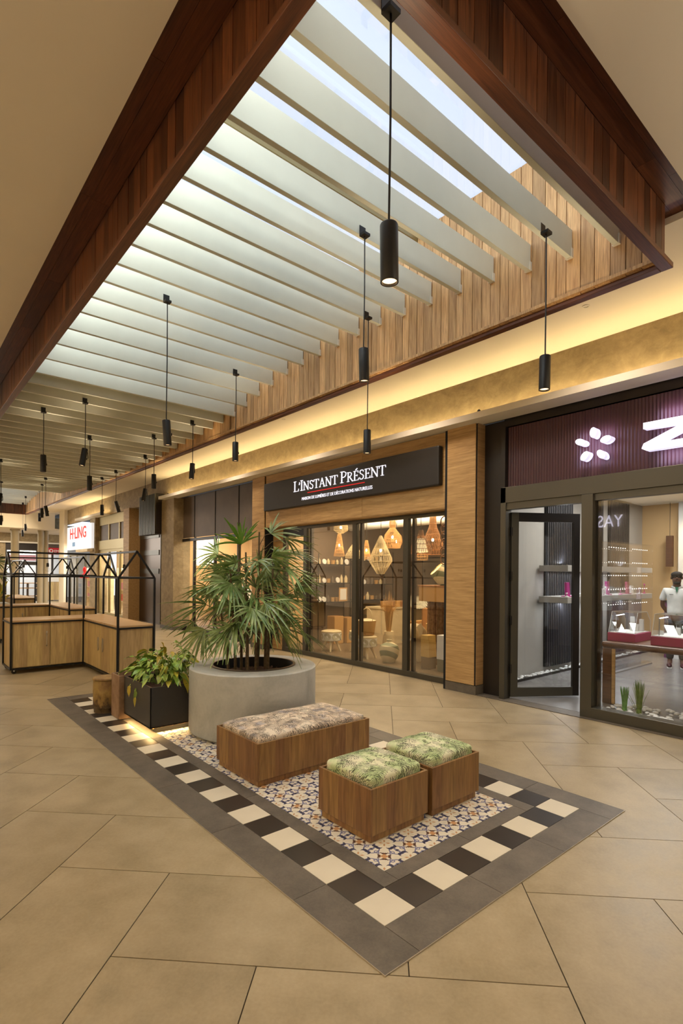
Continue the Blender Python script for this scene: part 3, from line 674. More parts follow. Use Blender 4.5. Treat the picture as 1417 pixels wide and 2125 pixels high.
t = thing('far_cabinet', 'timber fronted cabinet below the red sign at the far end', 'cabinet', (5.2, 30.9, 0)); box('body', 'oak', 4.85, 5.6, 30.6, 31.1, .05, 1.05, t); box('top', 'white', 4.83, 5.62, 30.58, 31.12, 1.05, 1.45, t)
M['col'] = plain('column_paint', (150, 138, 112), .6)
for lab, x, y, r, z1 in (('round beige column at the far left behind the kiosk frames', 2.88, 28.0, .17, 3.7), ('double round column in the middle distance, its left shaft', 3.98, 28.0, .13, 4.45), ('double round column in the middle distance, its right shaft', 4.24, 28.1, .11, 4.45)):
    t = thing('round_column', lab, 'column', (x, y, 0)); build('shaft', MB().lathe([(r, 0), (r, z1), (0, z1)], (x, y, 0), 24), 'col', t, smooth=True); box('capital', 'col', x-r*1.1, x+r*1.1, y-r*1.1, y+r*1.1, z1-.12, z1, t)
# opposite side of the mall: letters that the shop glass mirrors
t = thing('opposite_sign', 'lit white capital letters mirrored in the glass beside the open door', 'sign', (-5.95, 5.3, 3.17))
M['zfar'] = emis('opposite_led', (.86, .82, 1), 9)
text('YAS', .52, (-5.94, 4.86, 3.17), (PI/2, 0, PI/2), 'zfar', t, sx=.85)
# ================================================================== SHOP 3: dark glass jewellery shop
M['corr'] = Mt('corrugated_purple', (72, 40, 46), .4).m
t = thing('dark_shopfront', 'dark bronze framed glass shop front with corrugated plum sign band, at right', 'shop window', (4.55, .5, 0))
B = 'bronze'
box('side_pillar', 'bronze_dark', 4.58, 4.72, 2.28, 2.60, 0, 3.78, t); box('jamb', B, 4.48, 4.62, 2.20, 2.28, 0, 2.85, t, bevel=.004)
box('band_top', 'bronze_dark', 4.56, 4.66, -3.5, 2.28, 3.66, 3.79, t); box('sign_frame', 'bronze_dark', 4.49, 4.56, 2.22, 2.28, 2.85, 3.66, t)
box('lintel', B, 4.48, 4.64, -3.5, 2.28, 2.64, 2.85, t, bevel=.004); box('band_backing', 'corr', 4.56, 4.62, -3.5, 2.24, 2.85, 3.68, t)
mb = MB()
for k in range(150):
    y = 2.2-k*.037; mb.add([(4.547, y, 2.86), (4.556, y-.0185, 2.86), (4.547, y-.037, 2.86), (4.547, y, 3.66), (4.556, y-.0185, 3.66), (4.547, y-.037, 3.66)], [(0, 1, 4, 3), (1, 2, 5, 4)])
build('corrugated_band', mb, 'corr', t)
box('door_head', B, 4.50, 4.60, 1.16, 2.20, 2.55, 2.64, t); box('wide_mullion', B, 4.46, 4.62, 1.035, 1.17, 0, 2.64, t, bevel=.004)
box('inner_mullion', 'bronze_dark', 4.60, 4.64, 1.0, 1.05, 0, 2.62, t)
box('sill_rail', B, 4.46, 4.62, -3.5, 1.04, 0, .13, t, bevel=.006); box('head_rail', B, 4.50, 4.60, -3.5, 1.04, 2.56, 2.64, t)
box('pane', 'glass', 4.535, 4.545, -3.5, 1.03, .13, 2.56, t); box('mullion', B, 4.48, 4.62, -1.6, -1.5, .13, 2.56, t)
box('threshold', 'grey', 4.40, 5.05, -3.5, 2.58, -.001, .008, t)
t = thing('logo_sign', 'glowing white five petal flower emblem on the plum sign band', 'sign', (4.5, 1.02, 3.0))
for (y, z) in ((1.013, 3.338), (.871, 3.236), (.921, 3.071), (1.11, 3.081), (1.163, 3.253)):
    cy, cz = 1.016, 3.196; a = math.atan2(z-cz, y-cy); mb = MB()
    pr = [(y+0.060*math.cos(w)*math.cos(a)-0.037*math.sin(w)*math.sin(a), z+0.060*math.cos(w)*math.sin(a)+0.037*math.sin(w)*math.cos(a)) for w in [k*PI/12 for k in range(24)]]
    mb.prism(pr, 4.40, 4.52, lambda u, v, d: (d, u, v)); o = build('petal', mb, 'zside', t, origin=(4.45, y, z))
    mb = MB().prism([((u-y)*.97+y, (v-z)*.97+z) for u, v in pr], 4.396, 4.40, lambda u, v, d: (d, u, v)); build('face', mb, 'zlet', o)
t = thing('letter_sign', 'big glowing white letter on the plum sign band, cut by the right edge', 'sign', (4.5, .2, 3.0))
Zp = [(.475, 3.335), (-.15, 3.335), (-.15, 3.285), (.30, 3.10), (-.15, 3.10), (-.15, 3.03), (.44, 3.03), (.49, 3.06), (.47, 3.11), (.10, 3.26), (.475, 3.268)]
build('letter', MB().prism(Zp, 4.405, 4.50, lambda u, v, d: (d, u, v)), 'zside', t, bevel=.006); build('face', MB().prism(Zp, 4.40, 4.405, lambda u, v, d: (d, u, v)), 'zlet', t)
area('halo', (4.47, 1.02, 3.2), .4, .4, 2.4, (.72, .66, 1), rot=(0, -PI/2, 0)); area('halo', (4.47, .15, 3.2), .6, .35, 5, (.72, .66, 1), rot=(0, -PI/2, 0))
# open door
hy, hx = 2.19, 4.60; dv = Vector((5.606-4.70, 1.694-2.30, 0)).normalized(); Wd = .98
t = thing('glass_door', 'open bronze framed glass door swung into the dark shop', 'door', (hx, hy, 0))
def dbox(n, m, a, b, z0, z1, th=.045):
    p, q = Vector((hx, hy, 0))+dv*a, Vector((hx, hy, 0))+dv*b; nn = Vector((-dv.y, dv.x, 0))*th/2
    mb = MB(); mb.add([(*(w+s*nn).xy, z) for z in (z0, z1) for (w, s) in ((p, -1), (q, -1), (q, 1), (p, 1))], [(0, 3, 2, 1), (4, 5, 6, 7), (0, 1, 5, 4), (1, 2, 6, 5), (2, 3, 7, 6), (3, 0, 4, 7)])
    return build(n, mb, m, t)
dbox('stile', B, 0, .10, .03, 2.52); dbox('stile', 'bronze_dark', Wd-.09, Wd, .03, 2.52); dbox('top_rail', 'bronze_dark', .10, Wd-.09, 2.40, 2.52); dbox('bottom_rail', B, .10, Wd-.09, .03, .15); dbox('pane', 'glass', .10, Wd-.09, .15, 2.40, .008)
for z in (.35, 1.0, 1.6, 2.2): dbox('hinge', 'black', -.015, .01, z, z+.12, .06)
# interior shell
M['g_floor'] = plain('grey_shop_floor', (128, 126, 124), .25, var=7, sc=2.5)
sbox('trim_21', 'panel_grey', 4.75, 11.2, 2.90, 2.97, 0, 3.3); sbox('trim_22', 'wall_tan', 11.1, 11.2, -4, 2.95, 0, 3.3); sbox('trim_23', 'g_floor', 4.62, 11.2, -4, 2.95, -.004, .010); sbox('trim_24', 'plaster2', 4.66, 11.2, -4, 2.97, 3.25, 3.32)
sbox('trim_25', 'panel_grey', 4.7, 11.2, -4.1, -4, 0, 3.3); sbox('trim_26', 'white', 10.9, 11.15, 1.92, 2.12, 0, 3.25)
for x, y, p in ((5.9, .8, 36), (7.0, 1.9, 36), (8.4, 1.2, 42), (9.9, 1.6, 34)): area('jewel_shop_light', (x, y, 3.22), .5, .5, p, (1, .98, .95))
area('back_wall_glow', (10.6, 1.75, 3.2), .2, .3, 14, (1, .74, .42), spread=90)
rp = thing('ribbed_panel', 'row of tall black ribbed wall panels behind the white display shelves', 'wall panel', (8.2, 2.86, 0))
for (a, b) in ((6.78, 7.72), (8.6, 9.02), (9.3, 10.25)):
    box('panel', 'black_matt', a, b, 2.865, 2.90, .1, 3.2, rp); n = int((b-a)/.062)
    for k in range(n): x = a+.02+k*.062; box('slat', plain('slat_black', (44, 44, 48), .4) if (a, k) == (6.78, 0) else bpy.data.materials['slat_black'], x, x+.03, 2.835, 2.866, .1, 3.2, rp)
for x in (7.25, 9.8): 
    for z in (1.72, 1.2): area('shelf_uplight', (x, 2.78, z+(.16 if z > 1.5 else -.02)), .08, .08, 3.0, COOL, rot=(PI, 0, 0) if z > 1.5 else (0, 0, 0))
for lab, z in (('upper white display shelf along the ribbed panels', 1.74), ('lower white display shelf laden with jewellery stands', 1.22)):
    t = thing('display_shelf', lab, 'shelf', (8.3, 2.6, z)); box('board', 'panel_grey', 6.55, 10.15, 2.36, 2.86, z, z+.10, t, bevel=.004)
    for x in (7.35, 9.35): box('bracket', 'white', x, x+.16, 2.345, 2.37, z-.004, z+.104, t)
    area('shelf_light', (8.3, 2.6, z-.02), 3.2, .12, 22, (.9, .94, 1))
jl = [(6.72, .24, 'magenta', 'first magenta jewellery stand leaning on the lower shelf'), (6.98, .22, 'white', 'white leaning jewellery stand beside the first magenta one'), (8.25, .25, 'magenta', 'magenta jewellery stand on the shelf seen through the fixed pane'), (9.15, .24, 'magenta', 'narrow red jewellery stand furthest along the shelf'), (9.35, .16, 'white', 'small white leaning stand at the far end of the shelf')]
M['pink'] = plain('pink_acrylic', (186, 52, 140), .35)
for x, h, m_, lab in jl:
    mb = MB().prism([(0, 0), (.10, 0), (.07, h), (-.03, h)], 2.45, 2.49, lambda u, v, d: (x+u, d, 1.321+v)); mb.box(x-.02, x+.12, 2.42, 2.55, 1.321, 1.335)
    tag(build('jewellery_stand', mb, 'pink' if (m_ == 'magenta' and x < 9) else m_, origin=(x, 2.47, 1.321)), lab, 'display stand')
for k, (x, m_) in enumerate(((6.60, 'white'), (6.88, 'pink'), (7.55, 'white'), (8.05, 'white'), (8.7, 'pink'), (9.6, 'white'), (9.85, 'magenta'))):
    h_ = (.07, .11, .09, .16, .08, .12, .2)[k]; tag(build('ring_stand', MB().lathe([(0, 0), (.035, 0), (.032, .012), (.008, .02), (.006, h_*.8), (.02, h_*.85), (.012, h_), (0, h_)], (x, 2.40, 1.321), 14), m_, origin=(x, 2.40, 1.321), smooth=True), ('first', 'second', 'third', 'fourth', 'fifth', 'sixth', 'seventh')[k]+' small ring stand from the door along the front of the lower shelf', 'display stand', 'ring stands on the lower shelf')
for x, lab in ((7.85, 'spotted white cube box on the lower shelf'), (7.12, 'low white jewellery tray on the lower shelf near the door')):
    tag(box('jewel_box', 'white', x, x+.16, 2.42, 2.56, 1.321, 1.321+(.12 if x > 7.5 else .05), bevel=.004), lab, 'box')
# pebbles: loose stones in two strips, each one its own piece of one bed
def pebble_bed(label, x0, x1, y0, y1, n, seed, s):
    r = random.Random(seed); b = thing('pebble_bed', label, 'pebbles', ((x0+x1)/2, (y0+y1)/2, .01))
    pr = None
    box('edging', 'bronze_dark', x0, x1, y0-.02, y0, .008, .05, b) if x1-x0 > 2 else None
    for k in range(n):
        x, y = r.uniform(x0+.02, x1-.02), r.uniform(y0+.02, y1-.02)
        if pr is None: pr = build('pebble', MB().ball((0, 0, 0), (1, .75, .5), 8, 5), 'white', b, origin=(0, 0, 0), smooth=True); o = pr
        else: o = part('pebble', pr, (0, 0, 0), b)
        q = s*r.uniform(.7, 1.3); o.location = Vector((x, y, .012+q*.4+(r.random()*.02)))-b.location; o.scale = (q, q, q); o.rotation_euler = (0, 0, r.uniform(0, 6))
pebble_bed('strip of white pebbles along the foot of the ribbed wall', 5.0, 10.9, 2.70, 2.86, 260, 3, .028)
pebble_bed('bed of white pebbles inside the shop window', 4.72, 5.42, -.9, 1.12, 170, 4, .034)
# table
t = thing('display_table', 'dark wooden display table with rounded corners behind the shop window', 'table', (5.7, .3, 0))
box('top', 'walnut', 5.30, 6.12, -1.2, 1.29, .74, .82, t, bevel=.03); box('leg', 'walnut', 5.32, 5.42, 1.16, 1.28, .01, .742, t, bevel=.01); box('edge_trim', 'cladding', 5.31, 5.33, 1.115, 1.16, .02, .735, t, bevel=.008); box('side_panel', 'walnut', 5.32, 6.10, -1.2, -1.08, .01, .742, t)
def case(label, x0, x1, y0, y1):
    t = thing('jewellery_case', label, 'display case', ((x0+x1)/2, (y0+y1)/2, .82))
    box('base', 'magenta', x0, x1, y0, y1, .821, .93, t, bevel=.004); box('tray', 'white', x0+.02, x1-.02, y0+.02, y1-.02, .93, .937, t)
    a = .0; zt = 1.20; X0, X1_, Y0_, Y1_ = x0+.01, x1-.01, y0+.01, y1-.01; w = .006
    # acrylic cover: sloped front pane, top, back and two sides
    sl = .10
    mb = MB().prism([(X0, .93), (X1_, .93), (X1_, zt-.12), (X1_-.12, zt), (X0+sl, zt)], Y0_, Y0_+w, lambda u, v, d: (u, d, v)).prism([(X0, .93), (X1_, .93), (X1_, zt-.12), (X1_-.12, zt), (X0+sl, zt)], Y1_-w, Y1_, lambda u, v, d: (u, d, v))
    mb.prism([(X0, .93), (X0+w, .93), (X0+sl+w, zt), (X0+sl, zt)], Y0_, Y1_, lambda u, v, d: (u, d, v)).box(X0+sl, X1_-.12, Y0_, Y1_, zt-w, zt)
    build('cover', mb, 'acrylic', t)
    mb = MB()
    for y in (Y0_, Y1_):
        for p, q in (((X0, .93), (X0+sl, zt)), ((X0+sl, zt), (X1_-.12, zt)), ((X1_-.12, zt), (X1_, zt-.12)), ((X1_, zt-.12), (X1_, .93))): mb.bar((p[0], y, p[1]), (q[0], y, q[1]), .005)
    for p in ((X0+sl, zt), (X1_-.12, zt)): mb.bar((p[0], Y0_, p[1]), (p[0], Y1_, p[1]), .005)
    build('cover_edges', mb, 'silver', t)
    yl = Y1_-.06; build('lamp_post', MB().box(x0+.10, x0+.112, yl, yl+.012, .937, 1.15), 'silver', t); build('lamp_head', MB().bar((x0+.10, yl, 1.15), (x0+.22, yl-.05, 1.165), .02, .01), 'zlet', t)
    r = random.Random(int(y0*100))
    for k in range(5): 
        y = y0+.05+k*(y1-y0-.12)/4; x = x0+.12+r.random()*.3; h = r.choice((.03, .05, .09, .16)) if k != 2 else .19
        tag(build('jewel_block', MB().prism([(0, 0), (.05, 0), (.035, h), (.01, h)], 0, .05, lambda u, v, d: (x+u, y+d, .9375+v)), 'white', origin=(x, y, .9375)), ['tiny', 'small', 'tall', 'low', 'last'][k]+' white jewellery block under the '+('first' if y0 > .9 else 'second')+' acrylic cover', 'display block')
case('magenta based acrylic jewellery case, the left one on the dark table', 5.45, 6.0, .93, 1.27)
case('magenta based acrylic jewellery case cut by the right edge', 5.42, 6.0, .02, .74)
area('case_light', (5.7, .8, 1.7), .3, .8, 9, (1, .97, .92))
t = thing('cash_desk', 'purple cash desk with dark top behind the man', 'counter', (10.5, 1.3, 0)); box('body', 'purple', 10.3, 10.8, .2, 2.18, .01, 1.14, t); box('top', 'black', 10.27, 10.85, .18, 2.2, 1.14, 1.18, t); box('white_end', 'white', 10.26, 10.3, 1.9, 2.0, .01, 1.14, t)
tag(box('handbag', 'magenta', 10.35, 10.5, 1.74, 1.98, 1.18, 1.42, bevel=.01), 'magenta gift bag standing on the purple cash desk', 'bag')
t = thing('wooden_pendant', 'long square dark wooden pendant lamp hanging before the beige back wall', 'pendant light', (10.9, 2.2, 1.9)); box('shade', 'walnut', 10.85, 10.95, 2.22, 2.34, 1.88, 2.54, t); build('cord', MB().tube([(10.9, 2.28, 2.54), (10.9, 2.28, 3.25)], .005, 6), 'black', t)
tag(box('socket_plate', 'white', 11.08, 11.1, 1.9, 2.0, 1.8, 2.0), 'white switch plate on the back wall left of the man', 'switch') 
# glass box with glowing dots, modelling LED rows that are only a reflection
t = thing('led_reflection', 'tall glass box with rows of tiny white dots imitating a reflection of LEDs behind the shelves', 'cabinet', (8.3, 2.12, .01))
box('cover', 'acrylic', 7.4, 9.26, 2.04, 2.24, .06, 2.26, t); box('base', 'silver', 7.4, 9.26, 2.04, 2.24, .01, .03, t)
for z in (1.18, 1.44, 1.68, 1.91, 2.16):
    for x0_ in (7.46, 8.46):
        mb = MB()
        for k in range(8): mb.ball((x0_+k*.095, 2.1, z), .008, 6, 4)
        build('reflected_led_row', mb, 'reflected_led', t)
for (y, h, w_, m_, lab) in ((.895, .30, .055, (96, 158, 70), 'shorter tuft of green ornamental grass in the white pebbles'), (.73, .40, .065, (112, 140, 40), 'taller tuft of green ornamental grass with loose spreading blades')):
    t = thing('grass_tuft', lab, 'plant', (5.05, y, .02)); r = random.Random(int(h*100)); mb = MB()
    if 'grass%d' % int(h*100) not in M: M['grass%d' % int(h*100)] = plain('grass_green', m_, .6, var=22, sc=20)
    for k in range(95):
        a = r.uniform(0, 6.28); q = r.random()**.5; bx, by = .022*q*math.cos(a), .022*q*math.sin(a); tx, ty = w_*q*math.cos(a), w_*q*math.sin(a); hh = h*r.uniform(.84, 1.04)
        if k < 10 and h > .35: tx *= 3; ty *= 3; hh *= .75
        mb.tube([(5.05+bx, y+by, .02), (5.05+(bx+tx)*.45, y+(by+ty)*.45, .02+hh*.55), (5.05+tx, y+ty, .02+hh)], [.0024, .0024, .001], 3, False)
    build('blades', mb, 'grass%d' % int(h*100), t); build('base', MB().lathe([(0, 0), (.03, 0), (.026, .06), (0, .07)], (5.05, y, .02), 12), 'grass%d' % int(h*100), t)
# ================================================================== SEATING
def seat_box(label, x0, x1, y0, y1, zt, name='box_bench'):
    t = thing(name, label, 'bench' if name == 'box_bench' else 'stool', ((x0+x1)/2, (y0+y1)/2, .006)); th = .018
    box('plinth', 'teak', x0+.018, x1-.018, y0+.018, y1-.018, .006, .055, t)
    box('front_panel', 'teak', x0+th, x1, y0, y0+th, .055, zt, t, bevel=.0015, origin=(x0, y0, 0)); box('side_panel', 'teak', x0, x0+th, y0, y1, .055, zt, t, bevel=.0015, origin=(x0, y1, 0))
    box('side_panel', 'teak', x1-th, x1, y0+th, y1, .055, zt, t, bevel=.0015, origin=(x1, y1, 0)); box('back_panel', 'teak', x0+th, x1-th, y1-th, y1, .055, zt, t, bevel=.0015, origin=(x1, y1, 0)); box('seat_board', 'teak', x0+th, x1-th, y0+th, y1-th, zt-.06, zt-.045, t)
    return t
def cushion(label, x0, x1, y0, y1, z0, z1, m, crown=.018):
    """soft box: grid of points, edges rounded and top crowned"""
    n = 22; vs = []; fs = []; r = .03; cx, cy = (x0+x1)/2, (y0+y1)/2; hx, hy = (x1-x0)/2, (y1-y0)/2; rd = random.Random(int(x0*1000))
    me = bmesh.new(); bmesh.ops.create_cube(me, size=1); bmesh.ops.subdivide_edges(me, edges=me.edges[:], cuts=n, use_grid_fill=True)
    k1, k2 = rd.uniform(0, 6), rd.uniform(0, 6)
    for v in me.verts:
        p = Vector((v.co.x*2*hx, v.co.y*2*hy, v.co.z*(z1-z0)))
        q = Vector((max(-hx+r, min(hx-r, p.x)), max(-hy+r, min(hy-r, p.y)), max(-(z1-z0)/2+r, min((z1-z0)/2-r, p.z))))
        d = p-q
        if d.length > 1e-6: p = q+d.normalized()*r*(min(1, d.length/r) if d.length < r else 1)
        u, w = p.x/hx, p.y/hy
        if p.z > 0: p.z += crown*(1-u*u)*(1-w*w)+.003*math.sin(9*u+k1)*math.cos(7*w+k2)
        v.co = p+Vector((cx, cy, (z0+z1)/2))
    mb = MB(); me.verts.ensure_lookup_table(); mb.add([tuple(v.co) for v in me.verts], [tuple(v.index for v in f.verts) for f in me.faces]); me.free()
    o = build('cushion', mb, m, None, origin=(cx, cy, z0), smooth=True); return tag(o, label, 'cushion')
seat_box('long teak box bench with low plinth beside the concrete pot', .382, 1.575, 1.765, 2.435, .345)
cushion('long seat pad with brown and grey palm leaf print on the box bench', .41, 1.55, 1.795, 2.405, .302, .385, 'fab_pink')
seat_box('teak box stool nearest the viewer on the patterned tiles', .462, 1.0, .582, 1.10, .345, 'box_stool')
cushion('green palm leaf printed seat pad on the nearest box stool', .492, .972, .612, 1.07, .302, .40, 'fab_green')
seat_box('teak box stool to the right of and behind the nearest stool', 1.045, 1.585, .58, 1.10, .345, 'box_stool')
cushion('green palm leaf printed seat pad on the right box stool', 1.072, 1.558, .61, 1.07, .302, .40, 'fab_green')
# ================================================================== PLANTERS
PX, PY, PR, PH = 1.21, 3.2, .67, .68
t = thing('round_planter', 'big round concrete planter holding the tall fan palm', 'planter', (PX, PY, .006))
build('pot', MB().lathe([(0, .0), (PR-.06, 0), (PR-.06, .03), (PR-.01, .03), (PR, .045), (PR, PH-.012), (PR-.012, PH), (.445, PH), (.44, PH-.006)], (PX, PY, .006), 96), 'concrete', t, smooth=True)
build('inner_pot', MB().lathe([(.44, PH+.004), (.425, PH+.006), (.405, PH-.16), (.39, PH-.28)], (PX, PY, .006), 64), 'black', t, smooth=True)
build('rim', MB().lathe([(.452, PH+.001), (.452, PH+.01), (.425, PH+.012), (.425, PH-.02)], (PX, PY, .006), 64), 'steel', t, smooth=True)
rs = random.Random(5); mb = MB(); mb.lathe([(.40, PH-.11), (.2, PH-.07), (0, PH-.06)], (PX, PY, .006), 40)
for k in range(900):
    a, q = rs.uniform(0, 6.28), .39*rs.random()**.5; x, y = PX+q*math.cos(a), PY+q*math.sin(a); z = PH-.06-q*.12+rs.random()*.02; L = rs.uniform(.008, .028); b = rs.uniform(0, 3.14); w_ = rs.uniform(.004, .01); dx, dy = math.cos(b), math.sin(b); zz_ = rs.uniform(-.01, .012)
    mb.add([(x-dx*L-dy*w_, y-dy*L+dx*w_, z), (x+dx*L-dy*w_, y+dy*L+dx*w_, z+zz_), (x+dx*L+dy*w_, y+dy*L-dx*w_, z+zz_+.004), (x-dx*L+dy*w_, y-dy*L-dx*w_, z+.004)], [(0, 1, 2, 3)])
o = build('mulch', mb, 'soil', t); o['kind'] = 'stuff'
bx0, bx1, by0, by1 = .222, .80, 3.545, 4.32
t = thing('box_planter', 'charcoal box planter floating over a glowing gap, full of broad leaved plants', 'planter', (.5, 3.9, .006))
mb = MB().box(bx0, bx1, by0, by0+.012, .085, .50).box(bx0, bx1, by1-.012, by1, .085, .50).box(bx0, bx0+.012, by0, by1, .085, .50).box(bx1-.012, bx1, by0, by1, .085, .50).box(bx0, bx1, by0, by1, .085, .10)
build('shell', mb, 'planter', t, bevel=.002); box('lip', 'rust', bx0+.012, bx1-.012, by0+.012, by0+.03, .44, .497, t); box('lip', 'rust', bx0+.012, bx0+.03, by0+.012, by1-.012, .44, .497, t); box('soil', 'soil', bx0+.013, bx1-.013, by0+.013, by1-.013, .40, .445, t)
box('foot', 'black_matt', bx0+.1, bx1-.05, by0+.1, by1-.05, .006, .085, t)
mb = MB().box(bx0+.03, bx1, by0+.045, by0+.052, .072, .078).box(bx0+.045, bx0+.052, by0+.04, by1, .072, .078); build('led_strip', mb, 'led', t)
area('planter_glow', ((bx0+bx1)/2, by0+.05, .075), bx1-bx0-.05, .02, 5, (1, .66, .26)); area('planter_glow', (bx0+.045, (by0+by1)/2, .075), .02, by1-by0-.05, 5, (1, .66, .26))
t = thing('rusty_planter', 'rusty brown box planter just behind the charcoal one', 'planter', (.5, 4.5, .006))
mb = MB().box(.178, .78, 4.36, 4.375, .012, .50).box(.178, .193, 4.375, 4.62, .012, .50).box(.178, .78, 4.61, 4.625, .012, .50).box(.765, .78, 4.375, 4.61, .012, .50); build('shell', mb, 'rust', t, bevel=.003)
t = tag(build('stump_stool', MB().lathe([(0, 0), (.130, 0), (.134, .05), (.142, .06), (.140, .12), (.144, .25), (.141, .38), (.152, .388), (.152, .402), (.145, .41), (0, .412)], (.192, 4.87, .006), 28), 'stump', None, origin=(.192, 4.87, .006), smooth=True), 'short round weathered stump stool left of the rusty planter', 'stool')
# ---- fan palm
def leafm(name, c1, c2, rough=.4):
    m = Mt(name, c1, rough); f = m.noise(m.co((1, 1, 1), rand=True), 8, 3)
    c = m.ramp(f, [(.3, c1), (.7, c2)]); h = m.n('ShaderNodeHueSaturation'); m.l(c, h.inputs['Color']); m.l(m.rand()*.5+.75, h.inputs['Value']); m.l(m.rand()*.04+.48, h.inputs['Hue']); m.color(h.outputs[0])
    m.b.inputs['Subsurface Weight'].default_value = 0; m.b.inputs['Transmission Weight'].default_value = 0; return m.m
M['palm'] = leafm('palm_leaf', (84, 112, 52), (158, 172, 112), .26); M['palm_br'] = leafm('palm_leaf_bright', (80, 128, 24), (110, 152, 50))
M['stalk'] = plain('palm_stalk', (92, 74, 46), .7, var=16, sc=30); M['leaf_g'] = leafm('broad_leaf', (78, 118, 44), (150, 176, 70), .32); M['leaf_l'] = leafm('light_leaf', (120, 150, 56), (176, 190, 92), .32); M['leaf_y'] = leafm('yellow_leaf', (176, 158, 40), (206, 190, 84))
HUBS = [(1.1, 3.29, 1.98), (1.42, 3.21, 2.11), (1.4, 2.9, 2.03), (1.31, 3.24, 1.73), (0.96, 3.41, 1.69), (0.77, 3.44, 1.33), (0.9, 3.14, 1.56), (1.46, 2.98, 1.72), (1.33, 2.96, 1.44), (1.38, 2.79, 1.26), (1.14, 2.86, 1.37), (0.76, 3.45, 1.07), (0.92, 3.05, 1.17), (1.25, 2.77, 1.14), (1.33, 3.49, 1.8), (1.03, 3.68, 1.88), (1.66, 3.07, 1.54), (1.42, 3.41, 1.12), (0.94, 3.3, 1.0), (1.64, 2.96, 1.03), (0.8, 3.82, 1.12), (1.24, 3.43, 1.34), (1.53, 3.38, 1.61), (0.97, 3.8, 1.5), (1.61, 3.12, 1.89), (0.96, 3.15, 1.77), (1.22, 3.19, 1.51), (1.09, 3.76, 1.25)]
DIRS = {0: (-.15, -.2, .95, .40), 1: (.8, -.3, .5, .42), 2: (.8, -.6, -.05, .42), 3: (.3, -.2, .8, .34), 4: (-.7, .2, .2, .34), 5: (-.85, .35, -.15, .44), 6: (-.3, -.5, -.55, .38), 7: (.8, -.55, -.25, .42), 8: (.8, -.5, -.4, .40), 9: (.3, -.3, -.9, .38), 10: (0, -.5, -.75, .36), 11: (-.6, .3, -.75, .32), 13: (.3, -.5, -.8, .40)}
def fan(hub, d, L, parent, seed, m='palm'):
    r = random.Random(seed); d = Vector(d).normalized(); mb = MB()
    up = Vector((0, 0, 1)); s = d.cross(up)
    s = Vector((1, 0, 0)) if s.length < .15 else s.normalized()
    n = s.cross(d).normalized()
    s = (Matrix.Rotation(r.choice((-1, 1))*r.uniform(.15, 1.15), 3, d) @ s); n = s.cross(d).normalized()
    K = r.randint(10, 14); sp = r.uniform(1.9, 2.3)
    for k in range(K):
        a = (k/(K-1)-.5)*2*sp*.62+r.uniform(-.06, .06)
        bd = (d*math.cos(a)+s*math.sin(a)+n*r.uniform(.0, .22)).normalized(); LL = L*1.1*(1-.22*abs(a)/1.3)*r.uniform(.78, 1.12); w = .0125*r.uniform(.8, 1.3)
        side = bd.cross(n).normalized(); droop = r.uniform(.10, .45)*LL; pts = []
        for q in range(7):
            u = q/6; c = Vector(hub)+bd*LL*u+Vector((0, 0, -droop*u*u)); ww = w*(math.sin(min(1, u*1.9+.12)*PI/2) if u < .55 else (1-(u-.55)/.45*.78))
            pts += [c-side*ww+n*ww*.45, c, c+side*ww+n*ww*.45]
        mb.add(pts, [(q*3+i, q*3+i+1, q*3+i+4, q*3+i+3) for q in range(6) for i in (0, 1)])
    return build('fan_leaf', mb, m, parent, origin=hub, smooth=True)
pm = thing('fan_palm', 'tall bushy fan palm with slender canes growing in the concrete pot', 'plant', (PX, PY, PH-.06))
canes = [(1.06, 3.28, 1.98), (1.02, 3.05, 1.55), (1.28, 3.22, 2.12), (1.35, 3.05, 1.72), (.93, 3.22, 1.70), (1.16, 3.06, 1.25), (1.42, 3.22, 1.60), (1.22, 3.4, 1.9), (.86, 3.3, 1.3), (1.38, 3.36, 1.3)]
for k, (x, y, z) in enumerate(canes):
    bx, by = PX+(x-PX)*.75, PY+(y-PY)*.8; pts = [(bx, by, PH-.08), (bx*.9+x*.1+R.uniform(-.01, .01), by, PH+.3), (bx*.4+x*.6, by*.5+y*.5, (PH+z)/2+.1), (x, y, z)]
    build('cane', MB().tube(pts, [.017, .015, .013, .010], 7), 'stalk', pm, smooth=True)
    for q in range(2, 7):
        if q % 2: continue
for k, hb in enumerate(HUBS):
    hb = Vector(hb); c = min(canes, key=lambda c: (Vector((c[0], c[1]))-hb.xy).length+.6*abs(c[2]-hb.z-.1)+(5 if c[2] < hb.z-.35 else 0))
    z0 = min(c[2]-.02, hb.z-.02 if hb.z > 1.3 else hb.z+.12); root = Vector((c[0], c[1], max(z0-.12, PH))); out = (hb-root); out.z *= .4
    if k in DIRS: d = DIRS[k][:3]; L = DIRS[k][3]
    else:
        o2 = (hb.xy-Vector((PX, PY))); d = (o2.x*2+.02, o2.y*2-.1, .1 if hb.z > 1.5 else -.6); L = R.uniform(.3, .38)
    mid = (root+hb)/2+Vector((0, 0, .05)); lf = fan(hb, d, L, pm, 40+k, 'palm_br' if k == 0 else 'palm')
    build('leaf_stalk', MB().tube([root, mid, hb], [.005, .004, .004], 5), 'stalk', lf)
rl = random.Random(12)
for k in range(46): # inner and lower leaves filling the clump
    a = rl.uniform(0, 6.28); q = rl.uniform(.08, .46); z = rl.uniform(.98, 1.9); hb = Vector((PX+q*math.cos(a), PY+q*math.sin(a), z))
    lf = fan(hb, (math.cos(a), math.sin(a), rl.uniform(-.7, .3)), rl.uniform(.26, .38), pm, 90+k)
    c = min(canes, key=lambda c: (Vector((c[0], c[1]))-hb.xy).length); build('leaf_stalk', MB().tube([(c[0], c[1], z-.1), hb], [.004, .004], 5), 'stalk', lf)
